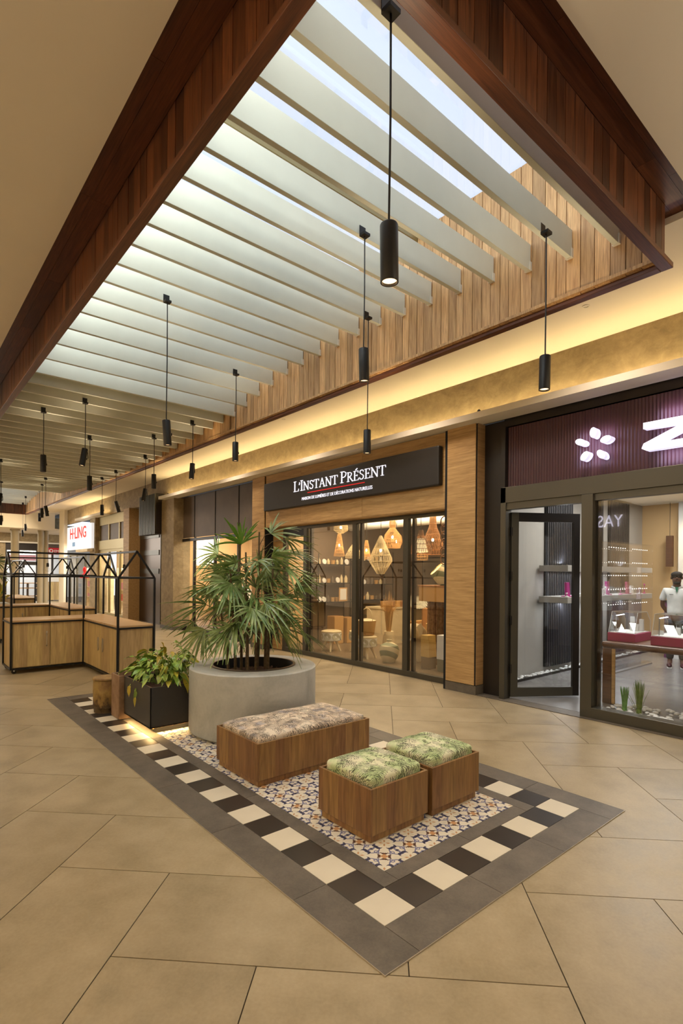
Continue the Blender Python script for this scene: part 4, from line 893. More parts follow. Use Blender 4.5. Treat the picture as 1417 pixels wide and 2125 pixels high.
# ---- broad leaved plant
bp = thing('broad_leaf_plant', 'bushy broad leaved plant with green and yellowing leaves spilling over the charcoal planter', 'plant', (.5, 3.95, .44))
def broad(base, tip, w, m, sag=.05, seed=0):
    r = random.Random(seed); b, t_ = Vector(base), Vector(tip); mid = (b+t_)/2+Vector((0, 0, abs(sag)+.05)); mb = MB(); N = 9; pts = []
    ax = (t_-b).normalized(); side = ax.cross(Vector((0, 0, 1))); side = Vector((1, 0, 0)) if side.length < .1 else side.normalized(); side = Matrix.Rotation(r.uniform(-.6, .6), 3, ax) @ side
    for q in range(N+1):
        u = q/N; c = b*(1-u)**2+mid*2*u*(1-u)+t_*u*u; uu_ = max(0, (u-.25)/.75); ww = w*(math.sin(PI*uu_**.8)**.9 if uu_ > 0 else 0)+.002
        nn = side.cross(ax).normalized(); wav = .006*math.sin(u*14+seed)
        pts += [c-side*ww+nn*(ww*.35+wav), c, c+side*ww+nn*(ww*.35-wav)]
    mb.add(pts, [(q*3+i, q*3+i+1, q*3+i+4, q*3+i+3) for q in range(N) for i in (0, 1)])
    return build('leaf', mb, m, bp, origin=base, smooth=True)
rb = random.Random(21)
for k in range(235):
    a = rb.uniform(0, 6.28); q = rb.random()**.5; bx, by = .55+.24*q*math.cos(a), 3.95+.33*q*math.sin(a); ln = rb.uniform(.07, .22)
    a2 = math.atan2(by-3.92, bx-.52)+rb.uniform(-.9, .9); zt_ = .50+.40*(1-q*.7)*rb.uniform(.5, 1.05)
    # leaf blade springs from a stalk top and arches outwards and down
    sx_, sy_ = bx+.05*math.cos(a2), by+.05*math.sin(a2)
    broad((sx_, sy_, zt_), (sx_+ln*math.cos(a2), sy_+ln*math.sin(a2), zt_-rb.uniform(-.03, .13)), rb.uniform(.017, .034), 'leaf_y' if k % 8 == 0 else ('leaf_l' if k % 2 else 'leaf_g'), -.01, k)
    if k % 3 == 0: build('leaf_stalk', MB().tube([(.52+(bx-.52)*.5, 3.92+(by-3.92)*.6, .44), (bx, by, (zt_+.44)/2+.03), (sx_, sy_, zt_)], .003, 4), 'leaf_g', bp)
for (b, t_, w, m_) in (((.46, 3.70, .50), (.39, 3.50, .49), .034, 'leaf_y'), ((.60, 3.66, .62), (.60, 3.50, .40), .040, 'leaf_y'), ((.70, 3.62, .58), (.735, 3.52, .42), .04, 'leaf_g'), ((.40, 3.92, .48), (.205, 3.95, .40), .026, 'leaf_g'), ((.25, 3.95, .44), (.200, 3.94, .30), .020, 'leaf_g'), ((.36, 4.1, .48), (.205, 4.12, .42), .026, 'leaf_g'), ((.215, 4.12, .43), (.198, 4.10, .31), .022, 'leaf_y'), ((.42, 3.86, .52), (.24, 3.78, .53), .03, 'leaf_g'), ((.206, 3.94, .33), (.197, 3.92, .24), .012, 'leaf_y'), ((.55, 3.95, .70), (.45, 3.85, .86), .03, 'leaf_y'), ((.56, 4.0, .7), (.50, 3.98, .90), .026, 'leaf_y'), ((.5, 4.0, .6), (.30, 3.86, .76), .036, 'leaf_g'), ((.62, 3.8, .6), (.66, 3.6, .73), .036, 'leaf_g')): broad(b, t_, w, m_, .03, int(w*1e4))
# ================================================================== KIOSKS (L-shaped, with house-shaped frames)
def kiosk(label, dx, dy):
    k = thing('kiosk', label, 'kiosk', (dx+.5, dy+7.6, 0))
    bb = lambda n, m, a, b, c, d, e_, f, **kw: box(n, m, dx+a, dx+b, dy+c, dy+d, e_, f, k, **kw)
    H = .86; ax0, ax1, ay0, ay1 = -.29, 1.33, 8.13, 8.86; bx0, bx1, by0 = .79, 1.33, 6.33
    bb('cabinet', 'oak', ax0+.01, bx0, ay0+.03, ay1-.01, .09, H-.045); bb('cabinet', 'oak', bx0+.03, bx1-.01, by0+.02, ay1-.01, .09, H-.045)
    d0 = None
    for a, b in ((ax0+.03, .27), (.28, bx0-.005)):
        d0 = bb('door', 'oak', a+.004, b-.002, ay0+.008, ay0+.028, .10, H-.05, bevel=.0015)
        if a < 0: build('handle', MB().tube([(dx+.22, dy+ay0+.008, .62), (dx+.22, dy+ay0-.02, .60), (dx+.22, dy+ay0-.02, .44), (dx+.22, dy+ay0+.008, .42)], .006, 6), 'silver', d0); box('lock', 'brass', dx+.21, dx+.235, dy+ay0-.004, dy+ay0+.008, .63, .67, d0)
    for i, (c, d) in enumerate(((by0+.03, 7.18), (7.19, ay0+.0))):
        d1 = bb('door', 'oak', bx0+.006, bx0+.026, c+.002, d-.002, .10, H-.05, bevel=.0015); y = d-.12 if i == 0 else c+.10
        build('handle', MB().prism([(dy+y+.035*math.cos(w), .50+.11*math.sin(w)) for w in [q*PI/8 for q in range(16)]], dx+bx0-.004, dx+bx0+.004, lambda u, v, d: (d, u, v)), 'silver', d1)
    bb('end_panel', 'oak', bx0+.03, bx1-.02, by0+.004, by0+.02, .09, H-.045)
    mb = MB().box(dx+ax0, dx+ax1, dy+ay0, dy+ay1, H-.025, H).box(dx+bx0, dx+bx1, dy+by0, dy+ay0, H-.025, H); build('worktop', mb, 'oak_top', k)
    r = .015; E_, A_ = 1.575, 1.975; mb = MB(); mb2 = MB()
    def loop(z):
        for (p, q) in (((ax0, ay0), (bx0, ay0)), ((bx0, ay0), (bx0, by0)), ((bx0, by0), (bx1, by0)), ((bx1, by0), (bx1, ay1)), ((bx1, ay1), (ax0, ay1)), ((ax0, ay1), (ax0, ay0))): mb2.bar((dx+p[0], dy+p[1], z), (dx+q[0], dy+q[1], z), .026)
    loop(.08); loop(H-.038); build('base_frame', mb2, 'black', k)
    for (x, y) in ((bx0, by0), (bx1, by0), (bx0, ay0), (bx1, ay1), (ax0, ay0), (ax0, ay1), (bx1, ay0)): build('post', MB().box(dx+x-r, dx+x+r, dy+y-r, dy+y+r, .07, E_), 'black', k)
    def gable(p, q):
        mx, my = (p[0]+q[0])/2, (p[1]+q[1])/2; m_ = MB()
        m_.bar((dx+p[0], dy+p[1], E_), (dx+mx, dy+my, A_), .028).bar((dx+q[0], dy+q[1], E_), (dx+mx, dy+my, A_), .028).bar((dx+p[0], dy+p[1], E_), (dx+q[0], dy+q[1], E_), .024)
        build('gable_frame', m_, 'black', k); return (mx, my)
    g1 = gable((bx0, by0), (bx1, by0)); g2 = gable((bx0, ay0), (bx1, ay0)); g3 = gable((ax0, ay0), (ax0, ay1)); g4 = gable((bx1, ay0), (bx1, ay1)); yc = (ay0+ay1)/2
    for p, q in ((g1, (g1[0], yc)), (g3, (bx1, yc))): build('ridge_bar', MB().bar((dx+p[0], dy+p[1], A_), (dx+q[0], dy+q[1], A_), .030), 'black', k)
    m_ = MB()
    for p, q in (((bx0, by0), (bx0, ay0)), ((bx1, by0), (bx1, ay1)), ((ax0, ay0), (bx0, ay0)), ((ax0, ay1), (bx1, ay1))): m_.bar((dx+p[0], dy+p[1], E_), (dx+q[0], dy+q[1], E_), .024)
    build('eave_bars', m_, 'black', k)
    for (x, y, z) in ((1.06, 6.9, 1.72), (1.06, 7.7, 1.72), (.3, yc, 1.74)):
        f = build('lamp_holder', MB().tube([(dx+x, dy+y, A_), (dx+x+.01, dy+y, z+.06)], .003, 5).lathe([(0, .07), (.02, .06), (.022, .0), (0, 0)], (dx+x, dy+y, z), 10), 'black', k); build('bulb', MB().ball((dx+x, dy+y, z-.045), (.035, .035, .045), 12, 8), 'acrylic', f, smooth=True)
    for (x, y) in ((ax0+.05, ay0+.05), (bx0+.05, by0+.05), (bx1-.05, by0+.05), (ax0+.05, ay1-.05), (bx1-.05, ay1-.05)):
        o = build('castor', MB().lathe([(0, -.02), (.03, -.02), (.032, 0), (.03, .02), (0, .02)], (0, 0, 0), 14), 'black', k, origin=(0, 0, 0))
        o.location = Vector((dx+x, dy+y, .032))-k.location; o.rotation_euler = (PI/2, 0, .4)
        build('castor_fork', MB().box(dx+x-.012, dx+x+.012, dy+y-.028, dy+y+.028, .04, .075), 'silver', k)
    return k
kiosk('L-shaped oak kiosk on castors with black house-shaped frame, nearest of the kiosks', 0, 0)
kiosk('second L-shaped oak kiosk with black house-shaped frame, behind the nearest one', .385, 4.37)
kiosk('furthest L-shaped oak kiosk with black house-shaped frame', .22, 9.86)
# palms in a trough at the left edge
t = thing('trough_planter', 'pale trough planter with palms at the left edge of the photo', 'planter', (.1, 14.6, 0)); box('trough', 'concrete', -.9, .62, 14.3, 14.9, 0, .82, t, bevel=.01)
fp = thing('trough_palm', 'palm and yellow green foliage growing in the trough at the left edge', 'plant', (.2, 14.6, .8))
for k in range(12): 
    a = rl.uniform(0, 6.28); hb = Vector((rl.uniform(-.4, .5), 14.6+rl.uniform(-.2, .2), rl.uniform(1.3, 2.05))); lf = fan(hb, (math.cos(a), math.sin(a)-.4, rl.uniform(-.2, .8)), .42, fp, 200+k, 'palm' if k % 3 else 'palm_br'); build('leaf_stalk', MB().tube([(hb.x*.5, 14.6, .8), hb], [.008, .005], 5), 'stalk', lf)
rq = random.Random(8)
for k in range(60):
    x, y, z = rq.uniform(-.8, .6), rq.uniform(14.3, 14.9), rq.uniform(.9, 1.45); a = rq.uniform(0, 6.28)
    bp_ = bp; bp = fp; broad((x, y, .84), (x+.18*math.cos(a), y+.18*math.sin(a), z), .045, 'leaf_y' if k % 2 else 'leaf_g', .05, 300+k); bp = bp_
# ================================================================== DECOR SHOP CONTENTS
M['cane'] = mat_cane('cane', (150, 108, 58), (214, 170, 104), 40).m; M['cane_d'] = mat_cane('dark_cane', (120, 78, 42), (176, 124, 70), 40).m
M['cane_w'] = mat_cane('pale_cane', (190, 172, 132), (226, 210, 172), 40).m
M['shade_glow'] = Mt('glowing_shade', (232, 206, 140), .8).emit((1, .76, .40), 1.3).m
M['bulb_hot'] = emis('hot_bulb', (1, .78, .42), 30)
def wicker(label, x, y, prof, m='cane', ribs=26, rings=7, bulb=None, power=4, inner=None, r=.0032):
    """hanging basketwork lamp: prof is a list of (z, radius) from the top down"""
    prof = [(z_, r_*.70) for z_, r_ in prof]; inner = inner and [(z_, r_*.72) for z_, r_ in inner]
    z0 = prof[0][0]; t = thing('wicker_lamp', label, 'pendant light', (x, y, prof[-1][0]), 'wicker lamps in the decor shop')
    def rad(z):
        for (a, b), (c, d) in zip(prof, prof[1:]):
            if c <= z <= a: return b+(d-b)*(a-z)/(a-c) if a != c else d
        return prof[-1][1]
    zs = [prof[0][0]+(prof[-1][0]-prof[0][0])*k/12 for k in range(13)]; mb = MB()
    for k in range(ribs):
        a = 2*PI*k/ribs; mb.tube([(x+rad(z)*math.cos(a+.25*i/12), y+rad(z)*math.sin(a+.25*i/12), z) for i, z in enumerate(zs)], r, 4, False)
        if k % 2 == 0: mb.tube([(x+rad(z)*.99*math.cos(a-.5*i/12), y+rad(z)*.99*math.sin(a-.5*i/12), z) for i, z in enumerate(zs)], r*.8, 3, False)
    for k in range(rings+1):
        z = prof[0][0]+(prof[-1][0]-prof[0][0])*k/rings; rr_ = rad(z); mb.tube([(x+rr_*math.cos(2*PI*q/24), y+rr_*math.sin(2*PI*q/24), z) for q in range(25)], r*1.5, 4, False)
    build('basketwork', mb, m, t, smooth=True)
    build('cord', MB().tube([(x, y, z0), (x, y, 3.05)], .006, 5), 'black', t)
    if inner: build('inner_shade', MB().lathe([(r_, z_) for z_, r_ in inner], (x, y, 0), 24), 'shade_glow', t, smooth=True)
    zb_ = bulb or (z0+prof[-1][0])/2
    build('bulb', MB().ball((x, y, zb_), (.022, .022, .03), 10, 7), 'bulb_hot', t, smooth=True)
    l = bpy.data.lights.new('lamp_glow', 'POINT'); l.energy = power; l.color = (1, .66, .32); l.shadow_soft_size = .04; lo = bpy.data.objects.new('lamp_glow', l); COL.objects.link(lo); lo.location = (x, y, zb_-.05)
wicker('slender cone wicker lamp behind the left window pane', 5.9, 7.31, [(2.56, .05), (2.5, .07), (2.06, .17)], bulb=2.30)
wicker('shallow wicker bowl lamp cut by the head of the left window pane', 5.3, 6.56, [(2.74, .06), (2.66, .2), (2.56, .21), (2.50, .08)], 'cane_w', power=1.5)
wicker('big diamond shaped wicker lamp in the middle window pane', 5.4, 5.49, [(2.40, .03), (2.3, .1), (1.93, .335), (1.67, .10)], 'cane_w', 34, 6, 2.12, 6)
wicker('gourd shaped wicker lamp with a knob on top, behind the diamond lamp', 6.0, 5.76, [(2.80, .05), (2.72, .10), (2.60, .08), (2.47, .22), (2.34, .25), (2.2, .23)], 'cane', 34, 9, 2.42, 6)
wicker('bell shaped wicker lamp with cream inner shade in the right window pane', 5.1, 4.22, [(2.42, .05), (2.33, .07), (2.25, .16), (2.1, .27), (2.02, .24)], 'cane_d', 34, 5, 2.1, 5, inner=[(2.28, .10), (2.05, .17)])
wicker('large pear shaped wicker lamp behind the bell shaped one', 5.75, 4.5, [(2.78, .08), (2.55, .09), (2.36, .20), (2.22, .27), (2.03, .20)], 'cane_d', 36, 8, 2.3, 5)
wicker('small cone wicker lamp with a bright bulb at the left edge of the middle pane', 6.4, 6.95, [(2.42, .04), (2.0, .15)], bulb=2.2)
wicker('round wicker globe lamp high in the middle pane', 6.9, 6.5, [(2.6, .06), (2.52, .16), (2.38, .19), (2.25, .1)], 'cane', bulb=2.4, power=3)
wicker('wide flat wicker lamp behind the slender cone', 6.6, 7.6, [(2.36, .05), (2.28, .14), (2.08, .30), (2.04, .28)], 'cane_w', power=3)
wicker('deep conical wicker lamp at the back of the decor shop', 7.6, 6.4, [(2.5, .05), (2.1, .26), (2.0, .24)], 'cane', power=4)
wicker('small wicker lamp at the back on the right', 7.4, 5.2, [(2.45, .05), (2.3, .16), (2.15, .14)], 'cane_d', power=3)
def disc_stool(label, x, y, rot=0):
    t = thing('medallion_stool', label, 'stool', (x, y, .012)); R_ = .215
    build('seat', MB().lathe([(0, .462), (.16, .458), (R_, .44), (R_+.004, .42), (R_, .41)], (x, y, 0), 28), 'cane_w', t, smooth=True)
    build('drum', MB().lathe([(R_-.002, .415), (R_-.004, .25), (R_-.02, .24), (0, .24)], (x, y, 0), 28), 'white', t, smooth=True)
    for k in range(7):
        a = 2*PI*k/7+rot; c = Vector((x+(R_+.001)*math.cos(a), y+(R_+.001)*math.sin(a), .33)); tt = Vector((-math.sin(a), math.cos(a), 0)); nn = Vector((math.cos(a), math.sin(a), 0)); mb = MB()
        mb.prism([(.086*math.cos(w), .076*math.sin(w)) for w in [q*PI/8 for q in range(16)]], -.002, .006, lambda u, v, d: tuple(c+tt*u+Vector((0, 0, v))+nn*(d-u*u*2.1)))
        build('medallion', mb, 'stone_disc', t)
    for k in range(4):
        a = PI/4+k*PI/2+rot; build('leg', MB().tube([(x+.10*math.cos(a), y+.10*math.sin(a), .24), (x+.20*math.cos(a), y+.20*math.sin(a), .012)], [.030, .018], 8), 'cream', t, smooth=True)
M['stone_disc'] = plain('stone_disc', (176, 172, 150), .6, var=16, sc=30)
disc_stool('round stool with pale medallions and splayed legs behind the left pane', 5.42, 6.98); disc_stool('round medallion stool partly hidden behind the left window mullion', 5.9, 6.62, .3); disc_stool('round medallion stool carrying the lidded wicker basket', 5.36, 5.84, .2)
t = thing('wicker_basket', 'lidded wicker picnic basket with hooped handle on a medallion stool', 'basket', (5.36, 5.84, .463))
build('body', MB().lathe([(0, .002), (.15, .002), (.165, .02), (.195, .26), (.20, .285), (.19, .285), (0, .27)], (5.36, 5.84, .463), 30), 'cane', t, smooth=True); build('lid', MB().lathe([(0, .33), (.1, .315), (.198, .29)], (5.36, 5.84, .463), 30), 'cane_w', t, smooth=True)
build('handle', MB().tube([(5.36+.02*math.sin(a), 5.84+.185*math.cos(a), .463+.27+.26*math.sin(a)) for a in [k*PI/12 for k in range(13)]], .009, 6), 'cane_w', t, smooth=True)
M['vase'] = Mt('striped_vase', (214, 200, 160), .6).m
def mat_vase():
    m = Mt('vase_stripes', (214, 200, 160), .6); w = m.n('ShaderNodeTexWave', wave_type='BANDS', bands_direction='DIAGONAL'); m.l(m.co(rot=(0, .5, .6)), w.inputs['Vector']); w.inputs['Scale'].default_value = 2.1; w.inputs['Distortion'].default_value = .6
    m.color(m.mix(V(m.nt, w.outputs[1]).gt(.52), (216, 202, 164), (116, 122, 92))); m.bump(m.noise(m.co((1, 1, 6)), 30, 2), .4, .004); return m.m
M['vase'] = mat_vase()
o = build('striped_vase', MB().lathe([(0, 0), (.11, 0), (.165, .10), (.19, .22), (.165, .31), (.08, .36), (.045, .375), (.05, .42), (.035, .42), (.03, .36)], (5.40, 5.24, .012), 36), 'vase', None, origin=(5.40, 5.24, .012), smooth=True); tag(o, 'bulbous cream vase with diagonal green stripes on the decor shop floor', 'vase')
for (y, h, m1, m2, lab) in ((4.33, .60, 'yellow_box', 'box_dark', 'tall yellow block with dark foot behind the right pane'), (3.97, .63, 'white', 'box_grey', 'tall white block with grey foot at the right end of the window')):
    if m1 == 'yellow_box': M['yellow_box'] = plain('yellow_box', (206, 170, 96), .6); M['box_dark'] = plain('box_dark', (100, 76, 48), .6)
    M['box_grey'] = plain('box_grey', (112, 110, 92), .6)
    t = thing('display_block', lab, 'pedestal', (5.42, y, .012)); c = MB(); cy = y
    mb = MB().prism([(cy-.10, .22), (cy+.10, .22), (cy+.095, h), (cy-.07, h)], 5.36, 5.56, lambda u, v, d: (d, u, v)); build('upper', mb, m1, t, bevel=.003); box('foot', m2, 5.37, 5.55, cy-.095, cy+.095, .012, .22, t)
def skin(name, verts, edges, rad, m, parent, sub=2, origin=None):
    me = bpy.data.meshes.new(name); me.from_pydata(verts, edges, []); o = bpy.data.objects.new(name, me); COL.objects.link(o)
    s = o.modifiers.new('skin', 'SKIN'); s.use_smooth_shade = True
    for i, v in enumerate(me.skin_vertices[0].data):
        q = rad[i]; v.radius = q if isinstance(q, tuple) else (q, q)
    me.skin_vertices[0].data[0].use_root = True
    ss = o.modifiers.new('sub', 'SUBSURF'); ss.levels = sub; ss.render_levels = sub
    me.materials.append(M[m] if isinstance(m, str) else m)
    o.parent = parent; return o
def elephant(label, x, y, s, rot):
    t = thing('elephant_figure', label, 'figurine', (x, y, .012)); t.rotation_euler = (0, 0, rot)
    vs = [(0, .16, .55), (0, -.05, .58), (0, -.25, .54), (0, .34, .66), (0, .44, .54), (0, .48, .36), (0, .50, .18), (0, .56, .12)] + [(sx*.11, yy, z) for yy in (.14, -.24) for sx in (1, -1) for z in (.30, .02)] + [(0, -.36, .5), (0, -.40, .28)]
    ed = [(0, 1), (1, 2), (0, 3), (3, 4), (4, 5), (5, 6), (6, 7), (0, 8), (8, 9), (0, 10), (10, 11), (2, 12), (12, 13), (2, 14), (14, 15), (2, 16), (16, 17)]
    rd = [.17, .20, .17, .13, .09, .05, .035, .03, .07, .065, .07, .065, .075, .07, .075, .07, .03, .015]
    b = skin('body', [tuple(c*s for c in v) for v in vs], ed, [q*s for q in rd], 'cream', t)
    for sx in (1, -1):
        ear = MB().prism([(0, 0), (.10, .08), (.15, 0), (.14, -.14), (.06, -.2), (0, -.12)], -.01, .01, lambda u, v, d: ((sx*(.10+u*.75))*s, (.30-u*.5+d)*s, (.70+v)*s)); e_ = build('ear', ear, 'cream', None, bevel=.004); e_.parent = b
        tk = build('tusk', MB().tube([(sx*.06*s, .44*s, .52*s), (sx*.075*s, .54*s, .46*s), (sx*.07*s, .60*s, .50*s)], [.014*s, .011*s, .004*s], 6), 'white', None); tk.parent = b
elephant('carved pale elephant figure facing the window beside the striped vase', 5.80, 4.90, .98, 1.9)
elephant('second carved elephant figure behind the right pane beside the yellow block', 6.75, 4.72, .9, 2.2)
t = thing('log_pedestal', 'pedestal made of a bundle of rough twigs carrying a wooden crate', 'pedestal', (5.95, 4.55, .012)); rg = random.Random(3); mb0 = None
for k in range(34):
    a = 2*PI*k/34; q = .15+rg.uniform(-.012, .012); x, y = 5.95+q*math.cos(a), 4.55+q*math.sin(a)
    build('twig', MB().tube([(x, y, .012), (x+rg.uniform(-.012, .012), y+rg.uniform(-.012, .012), .6), (x, y, 1.17)], rg.uniform(.012, .02), 6), 'trunk', t) if 'trunk' in M else (M.__setitem__('trunk', plain('rough_bark', (118, 82, 50), .85, var=26, sc=20)), build('twig', MB().tube([(x, y, .012), (x, y, 1.17)], .018, 6), 'trunk', t))
build('core', MB().lathe([(.13, .02), (.13, 1.17), (0, 1.17)], (5.95, 4.55, 0), 16), 'trunk', t)
t = thing('wooden_crate', 'shallow woven crate on the twig pedestal at the right end of the window', 'crate', (5.95, 4.5, 1.18)); mb = MB().box(5.72, 6.15, 4.2, 4.80, 1.172, 1.46); build('body', mb, 'cane', t, bevel=.006); box('rim', 'cane_d', 5.71, 6.16, 4.19, 4.81, 1.44, 1.47, t, bevel=.004)
t = thing('tilted_lamp', 'tilted green woven lamp with a glowing mouth on top of the crate', 'lamp', (5.85, 4.28, 1.48)); ax = Vector((-.45, .35, .55)).normalized(); mt = Matrix.Translation((5.86, 4.27, 1.60)) @ ax.to_track_quat('Z', 'Y').to_matrix().to_4x4()
def xf(mb): mb.v = [tuple(mt @ Vector(p)) for p in mb.v]; return mb
build('body', xf(MB().lathe([(0, -.16), (.10, -.15), (.17, -.05), (.18, .08), (.155, .24), (.15, .25)], (0, 0, 0), 28)), 'vase', t, smooth=True); build('mouth', xf(MB().lathe([(.15, .235), (.10, .12), (0, .08)], (0, 0, 0), 24)), 'shade_glow', t, smooth=True)
build('ring', MB().tube([(5.86, 4.16+.09*math.cos(a), 1.95+.12*math.sin(a)) for a in [k*PI/8 for k in range(17)]], .010, 6), 'cane_d', t, smooth=True)
t = thing('raffia_parasol', 'fan shaped brown raffia parasol leaning behind the right pane', 'parasol', (6.3, 5.2, .9)); mb = MB()
for k in range(22):
    a = -1.75+3.5*k/21; p = Vector((6.30, 5.22, 1.22)); q = p+Vector((-.12, .34*math.sin(a), -.22*math.cos(a)-.02)); w_ = .024; mb.add([p, q+Vector((0, w_, .01)), q+Vector((.01, -w_, 0))], [(0, 1, 2)])
build('raffia', mb, 'stone_disc', t); build('handle', MB().tube([(6.3, 5.22, 1.24), (6.32, 5.2, .012)], .012, 6), 'cane_d', t)
t = thing('wicker_armchair', 'deep wicker armchair behind the elephant figures', 'chair', (6.8, 5.5, .012)); box('seat', 'cane', 6.5, 7.0, 5.28, 5.8, .30, .42, t, bevel=.03); box('backrest', 'cane_d', 6.95, 7.02, 5.28, 5.8, .42, .95, t, bevel=.03); box('arm', 'cane', 6.5, 7.0, 5.78, 5.84, .30, .68, t, bevel=.02); box('arm', 'cane', 6.5, 7.0, 5.24, 5.30, .30, .68, t, bevel=.02)
for x in (6.53, 6.97): 
    for y in (5.30, 5.78): box('leg', 'cane_d', x-.02, x+.02, y-.02, y+.02, .012, .30, t)
t = thing('dried_grass_bundle', 'standing bundle of dried pampas grass in the middle pane', 'plant', (6.0, 5.85, .5)); mb = MB(); rg = random.Random(6)
for k in range(90):
    a = rg.uniform(0, 6.28); q = rg.random()**.5; z = 1.3-q*.35+rg.uniform(-.1, .1); mb.tube([(6.0+.04*q*math.cos(a), 5.84+.04*q*math.sin(a), .45), (6.0+.08*q*math.cos(a), 5.84+.10*q*math.sin(a), .9), (6.0+.2*q*math.cos(a), 5.84+.22*q*math.sin(a), z)], [.004, .006, .002], 4, False)
build('stems', mb, 'cane', t); build('pot', MB().lathe([(0, .012), (.11, .012), (.13, .3), (.1, .5), (.09, .5), (0, .46)], (6.0, 5.84, 0), 20), 'cream', t, smooth=True)
# shelves along the dividing wall and at the back
def rack(label, x0, x1, y0, y1, zs):
    t = thing('shelf_rack', label, 'shelf', ((x0+x1)/2, (y0+y1)/2, .012))
    for z in zs: box('shelf', 'black', x0, x1, y0, y1, z-.02, z, t)
    for x in (x0, x1-.02):
        for y in (y0, y1-.02): box('post', 'black', x, x+.02, y, y+.02, .012, zs[-1]+.25, t)
    return t
rack('black metal shelf rack with plates and jars on the left wall of the decor shop', 5.95, 7.05, 8.12, 8.46, (.98, 1.44, 1.89)); rack('black metal shelf rack deeper in the decor shop', 7.25, 8.5, 8.12, 8.46, (.6, 1.0, 1.40, 2.0))
sh = 0; rg = random.Random(10)
for x0, x1, zz0 in ((6.0, 7.0, .98), (6.0, 7.0, 1.44), (6.0, 7.0, 1.89), (7.3, 8.4, 1.0), (7.3, 8.4, 1.40), (7.3, 8.4, 2.0)):
    for k in range(7):
        x = x0+.06+k*(x1-x0)/7; kind = rg.choice(('plate', 'jar', 'basket', 'jar'))
        lab = '%s %s on the %s black shelf, %s from its left end' % (rg.choice(('pale', 'cream', 'small')), kind, {.98: 'low left', 1.44: 'middle left', 1.89: 'top left', 1.0: 'low rear', 1.40: 'middle rear', 2.0: 'top rear'}[zz0], ('first', 'second', 'third', 'fourth', 'fifth', 'sixth', 'seventh')[k])
        if kind == 'plate':
            r_ = rg.uniform(.055, .075); mb = MB().prism([(r_*math.cos(w), r_*math.sin(w)) for w in [q*PI/10 for q in range(20)]], 0, .012, lambda u, v, d: (x+u, 8.2+d+.2*(v+r_), zz0+r_+v)); tag(build('plate', mb, 'white', origin=(x, 8.2, zz0)), lab, 'plate', 'wares on the decor shop shelves')
        elif kind == 'jar':
            h = rg.uniform(.09, .2); r_ = rg.uniform(.03, .05); tag(build('jar', MB().lathe([(0, 0), (r_, 0), (r_*1.1, h*.6), (r_*.5, h*.85), (r_*.55, h), (0, h)], (x, 8.25, zz0), 14), rg.choice(('cream', 'cane_w', 'white', 'brown')), origin=(x, 8.25, zz0), smooth=True), lab, 'jar', 'wares on the decor shop shelves')
        else:
            r_ = rg.uniform(.055, .07); tag(build('small_basket', MB().lathe([(0, 0), (r_*.8, 0), (r_, .10), (r_*.93, .10), (0, .08)], (x, 8.25, zz0), 18), 'cane', origin=(x, 8.25, zz0), smooth=True), lab, 'basket', 'wares on the decor shop shelves')
for (x, y, w_, h, lab) in ((6.15, 7.75, .28, .66, 'tall woven storage box behind the left medallion stool'), (6.50, 7.7, .26, .62, 'second woven storage box beside the first')):
    tag(box('storage_box', 'cane', x, x+w_, y, y+.28, .012, h, bevel=.01), lab, 'basket')
t = thing('counter_table', 'white draped counter with wares in the middle of the decor shop', 'table', (7.4, 7.2, .012)); box('top', 'cream', 7.0, 7.9, 6.9, 7.6, .84, .88, t); box('cloth', 'cream', 7.02, 7.88, 6.92, 7.58, .012, .84, t)
for k in range(4): tag(build('table_basket', MB().lathe([(0, 0), (.09, 0), (.11, .14), (.10, .14), (0, .12)], (7.1+k*.2, 7.05, .882), 18), 'cane_d' if k % 2 else 'cane', origin=(7.1+k*.2, 7.05, .882), smooth=True), ['nearest', 'second', 'third', 'last'][k]+' round basket in the row on the draped counter', 'basket')
t = thing('framed_picture', 'small pale framed picture standing on the low left shelf', 'picture', (6.72, 8.14, .98)); box('frame', 'cane', 6.6, 6.86, 8.125, 8.14, .985, 1.32, t); box('print', 'white', 6.63, 6.83, 8.12, 8.126, 1.02, 1.29, t)
t = thing('wall_mirror', 'tall bluish wall mirror at the back of the decor shop', 'mirror', (9.55, 7.5, 1)); box('glass', 'silver', 9.56, 9.58, 6.9, 8.0, .9, 2.1, t); box('frame', 'black', 9.58, 9.6, 6.86, 8.04, .86, 2.14, t)
t = thing('ceiling_pipe', 'white ceiling duct and track lights under the decor shop ceiling', 'duct', (6.5, 4.6, 2.9)); build('duct', MB().tube([(7.2, 3.1, 2.85), (7.2, 8.4, 2.85)], .10, 12), 'white', t, smooth=True); box('track', 'black', 6.1, 6.14, 3.1, 8.3, 2.95, 2.99, t)
for y in (3.8, 4.9, 6.0, 7.2): build('track_head', MB().lathe([(0, 0), (.035, 0), (.035, -.11), (0, -.10)], (6.12, y, 2.95), 12), 'black', t)
t = thing('hoop_garland', 'garland of overlapping wooden hoops hanging at the right end of the window', 'garland', (5.1, 3.75, 2.0))
for k, z in enumerate((2.55, 2.42, 2.30, 2.18, 2.05, 1.92)): build('hoop', MB().tube([(5.2+.015*(k % 2), 3.80+(.075+.01*(k % 2))*math.cos(a), z+.085*math.sin(a)) for a in [q*PI/10 for q in range(21)]], .011, 6), 'cane_d', t, smooth=True)
build('string', MB().tube([(5.2, 3.8, 2.63), (5.2, 3.8, 3.05)], .004, 5), 'cane_d', t)
t = thing('pale_panel', 'tall pale lit wall panel seen through the open end of the decor shop', 'panel', (5.0, 8.3, 0)); box('panel', 'wall_tan', 4.98, 5.7, 8.40, 8.46, .012, 2.9, t)
